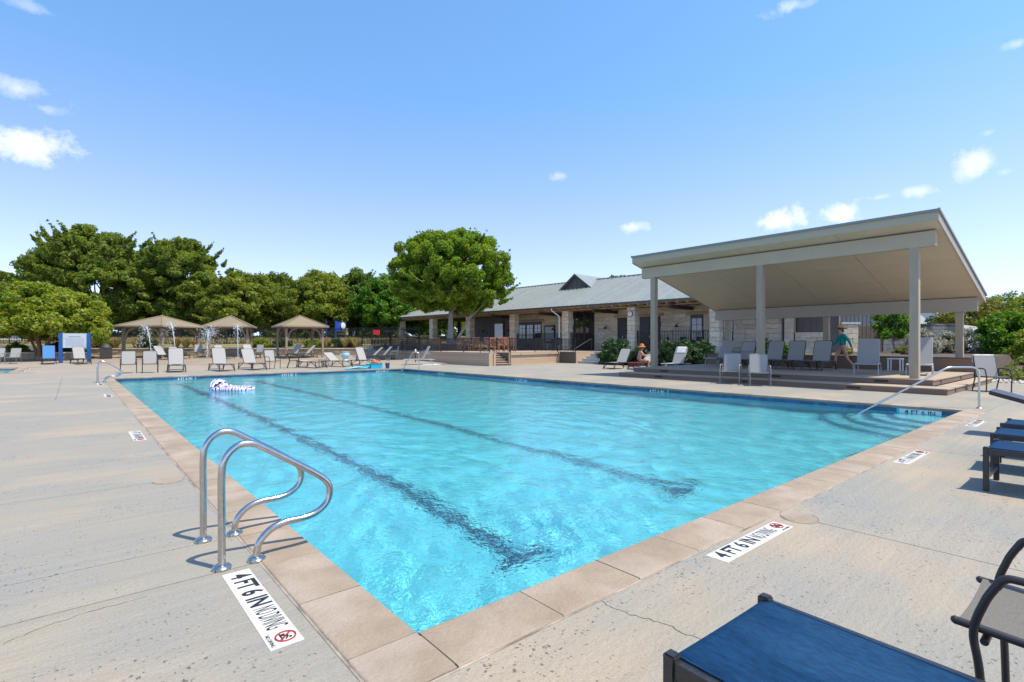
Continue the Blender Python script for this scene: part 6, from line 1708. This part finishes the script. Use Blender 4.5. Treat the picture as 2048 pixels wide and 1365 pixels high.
# ------------------------------------------------------------------ people
def skin_body(name, verts, edges, radii, m, parent, sub=2, root=0):
    me = bpy.data.meshes.new(name); me.from_pydata(verts, edges, []); o = bpy.data.objects.new(name, me); C.objects.link(o)
    o.modifiers.new('skin', 'SKIN')
    for v, r in zip(me.skin_vertices[0].data, radii): v.radius = r if isinstance(r, tuple) else (r, r)
    me.skin_vertices[0].data[root].use_root = True
    s = o.modifiers.new('sub', 'SUBSURF'); s.levels = s.render_levels = sub
    bpy.context.view_layer.update()
    nm = bpy.data.meshes.new_from_object(o.evaluated_get(bpy.context.evaluated_depsgraph_get())); nm.name = name
    bpy.data.objects.remove(o); nm.materials.clear(); nm.materials.append(MATS[m]); nm.shade_smooth()
    return put(name, nm, parent)
def person(label, loc, rz, J, clothes, hatm, group=None, brim=.23, tilt=(0, 0)):
    """J: dict of joints; body is one skinned figure"""
    o = thing('person', label, 'person', loc, rz, group)
    names = list(J); idx = {n: i for i, n in enumerate(names)}
    V = [J[n][0] for n in names]; Rr = [J[n][1] for n in names]
    E = [('pelvis', 'waist'), ('waist', 'chest'), ('chest', 'neck'), ('neck', 'chin'), ('chin', 'skull'), ('skull', 'crown')]
    for s in ('l', 'r'):
        E += [('chest', s + 'sh'), (s + 'sh', s + 'el'), (s + 'el', s + 'wr'), (s + 'wr', s + 'pa'), ('pelvis', s + 'hip'), (s + 'hip', s + 'kn'), (s + 'kn', s + 'an'), (s + 'an', s + 'toe')]
    for s in ('l', 'r'):
        wr, pa = Vector(J[s + 'wr'][0]), Vector(J[s + 'pa'][0]); d = (pa - wr).normalized(); sd = d.cross(Vector((0, 0, 1))); sd = sd.normalized() if sd.length > .1 else Vector((1, 0, 0))
        dn = d.cross(sd)
        for k, (off, L) in enumerate(((-.032, .07), (-.011, .082), (.011, .076), (.032, .06))):
            a = pa + sd * off + d * .012; b = a + d * L * .6 + dn * .012; c = b + d * L * .4 + dn * .025
            for q, p in (('a', a), ('b', b), ('c', c)): names.append(f'{s}f{k}{q}'); idx[names[-1]] = len(V); V.append(tuple(p)); Rr.append(.0085)
            E += [(s + 'pa', f'{s}f{k}a'), (f'{s}f{k}a', f'{s}f{k}b'), (f'{s}f{k}b', f'{s}f{k}c')]
        a = wr.lerp(pa, .45) + sd * -.04; b = a + d * .035 - sd * .018
        for q, p in (('a', a), ('b', b)): names.append(f'{s}t{q}'); idx[names[-1]] = len(V); V.append(tuple(p)); Rr.append(.0095)
        E += [(s + 'pa', s + 'ta'), (s + 'ta', s + 'tb')]
    skin_body('body', V, [(idx[a], idx[b]) for a, b in E], Rr, 'skin', o, 2, idx['pelvis'])
    for nm, m, ch in clothes:
        ns = []; ed = []; rr = []
        for chain in ch:
            pr = None
            for n, r in chain:
                key = n if isinstance(n, str) else None
                p = J[n][0] if key else n
                hit = next((i for i, q in enumerate(ns) if (Vector(q) - Vector(p)).length < 1e-5), None)
                if hit is None: ns.append(p); rr.append(r); hit = len(ns) - 1
                if pr is not None and pr != hit: ed.append((pr, hit))
                pr = hit
        skin_body(nm, ns, ed, rr, m, o, 2, 0)
    hd = Vector(J['crown'][0]); sk = Vector(J['skull'][0]); fw = (Vector(J['nose'][0]) - sk) if 'nose' in J else Vector((0, -1, 0)); fw.z = 0; fw.normalize(); rt = fw.cross(Vector((0, 0, 1)))
    f = MB().ball(tuple(sk + fw * .098 - Vector((0, 0, .025))), .016, (1, 1, 1.3), 8, 5)
    for s in (-1, 1): f.ball(tuple(sk + rt * (s * .078) - Vector((0, 0, .015))), .024, (.6, .8, 1.2), 8, 5)
    f.build('face_parts', 'skin', o, True)
    e_ = MB()
    for s in (-1, 1): e_.ball(tuple(sk + fw * .084 + rt * (s * .031) + Vector((0, 0, .01))), .011, n=8, m=5)
    e_.beam(tuple(sk + fw * .090 - rt * .022 - Vector((0, 0, .062))), tuple(sk + fw * .090 + rt * .022 - Vector((0, 0, .062))), .008, .008)
    e_.build('eyes_mouth', 'hair', o, True)
    hr = MB().ball(tuple(sk - fw * .018 + Vector((0, 0, .02))), .098, (1, 1, 1.12), 12, 8).ball(tuple(sk - fw * .07 - Vector((0, 0, .06))), .06, (1, 1, 1.3), 10, 6)
    hr.build('hair', 'hair', o, True)
    h = thing_hat = MB().lathe([(brim, -.012), (brim * .8, .004), (.115, .018), (.112, .07), (.095, .125), (.05, .15), (.005, .153), (.005, .147), (.046, .143), (.088, .12), (.104, .07), (.108, .022), (brim * .8, -.002)], n=28)
    h.xf(Matrix.Translation(sk + Vector((0, 0, .05))) @ Matrix.Rotation(R(tilt[0]), 4, fw.cross(Vector((0, 0, 1)))) @ Matrix.Rotation(R(tilt[1]), 4, fw))
    h.build('sun_hat', hatm, o, True)
    return o
# walking woman seen from behind, striding to the left; local -y is her front
J = {'pelvis': ((0, .02, .86), (.15, .105)), 'waist': ((0, .03, 1.02), (.125, .09)), 'chest': ((0, .0, 1.22), (.15, .10)), 'neck': ((0, -.03, 1.39), .05), 'chin': ((0, -.06, 1.46), .06), 'skull': ((0, -.05, 1.55), (.078, .092)), 'crown': ((0, -.04, 1.61), .06), 'nose': ((0, -.17, 1.52), .01),
     'lsh': ((-.17, .0, 1.31), .052), 'lel': ((-.23, -.10, 1.07), .038), 'lwr': ((-.215, -.27, .91), .026), 'lpa': ((-.21, -.335, .87), .03), 'rsh': ((.17, .01, 1.31), .052), 'rel': ((.23, .16, 1.08), .038), 'rwr': ((.22, .25, .85), .026), 'rpa': ((.215, .27, .775), .03),
     'lhip': ((-.085, .0, .80), .088), 'lkn': ((-.09, -.19, .46), .055), 'lan': ((-.09, -.20, .09), .034), 'ltoe': ((-.09, -.33, .035), .03), 'rhip': ((.085, .05, .80), .088), 'rkn': ((.09, .13, .45), .055), 'ran': ((.09, .38, .13), .034), 'rtoe': ((.09, .33, .03), .03)}
J['nose'] = ((0, -.17, 1.53), .012)
EXN = [n for n in J if n == 'nose']
def fixJ(J):
    return J
# nose joint only steers the hat: keep it off the skinned figure
def make_person(label, loc, rz, J, clothes, hatm, **k):
    nose = J['nose']; K = {a: b for a, b in J.items() if a != 'nose'}
    global _nose
    o = None
    class D(dict): pass
    KK = D(K)
    KK_nose = nose
    def contains(self, x): return True if x == 'nose' else dict.__contains__(self, x)
    def getitem(self, x): return KK_nose if x == 'nose' else dict.__getitem__(self, x)
    D.__contains__ = contains; D.__getitem__ = getitem
    return person(label, loc, rz, KK, clothes, hatm, **k)
make_person('woman in teal long sleeved top and wide straw hat walking past the loungers', (21.62, 5.05, .33), R(-140), J,
       [('swim_top', 'teal_cloth', [[('pelvis', (.168, .122)), ('waist', (.15, .112)), ('chest', (.168, .118)), ((0, -.02, 1.35), (.09, .07))], [('chest', (.168, .118)), ('lsh', .068), ('lel', .052), ('lwr', .036)], [('chest', (.168, .118)), ('rsh', .068), ('rel', .052), ('rwr', .036)]])], 'straw', brim=.25, tilt=(10, 0))
# woman sitting sideways on a lounger, facing right; local -y is her front
S_ = {'pelvis': ((0, .05, .47), (.15, .12)), 'waist': ((0, .06, .63), (.12, .095)), 'chest': ((0, .0, .84), (.145, .10)), 'neck': ((0, -.05, 1.0), .048), 'chin': ((0, -.09, 1.06), .058), 'skull': ((0, -.09, 1.14), (.078, .09)), 'crown': ((0, -.08, 1.20), .06), 'nose': ((0, -.25, 1.12), .01),
      'lsh': ((-.165, -.01, .93), .05), 'lel': ((-.21, -.17, .74), .038), 'lwr': ((-.14, -.40, .76), .026), 'lpa': ((-.12, -.47, .77), .03), 'rsh': ((.165, -.01, .93), .05), 'rel': ((.21, -.17, .73), .038), 'rwr': ((.13, -.40, .74), .026), 'rpa': ((.11, -.47, .75), .03),
      'lhip': ((-.085, -.01, .455), .088), 'lkn': ((-.10, -.42, .50), .058), 'lan': ((-.10, -.38, .09), .036), 'ltoe': ((-.10, -.51, .035), .03), 'rhip': ((.085, -.01, .455), .088), 'rkn': ((.10, -.43, .48), .058), 'ran': ((.10, -.46, .09), .036), 'rtoe': ((.10, -.59, .035), .03)}
sx_, sy_ = 20.98, 13.98
make_person('woman in orange straw hat sitting on a lounger at the left end of the pavilion', (sx_, sy_, -.02), R(48), S_,
       [('swimsuit', 'rose_cloth', [[('pelvis', (.158, .128)), ('waist', (.13, .105)), ('chest', (.152, .108)), ((0, -.02, .93), (.08, .06))], [('chest', (.152, .108)), ((-.1, -.02, .97), .03)], [('chest', (.152, .108)), ((.1, -.02, .97), .03)]])], 'orange_straw', brim=.21)
print('objects', len(bpy.data.objects), 'tris', sum(len(m.polygons) for m in bpy.data.meshes) * 2)
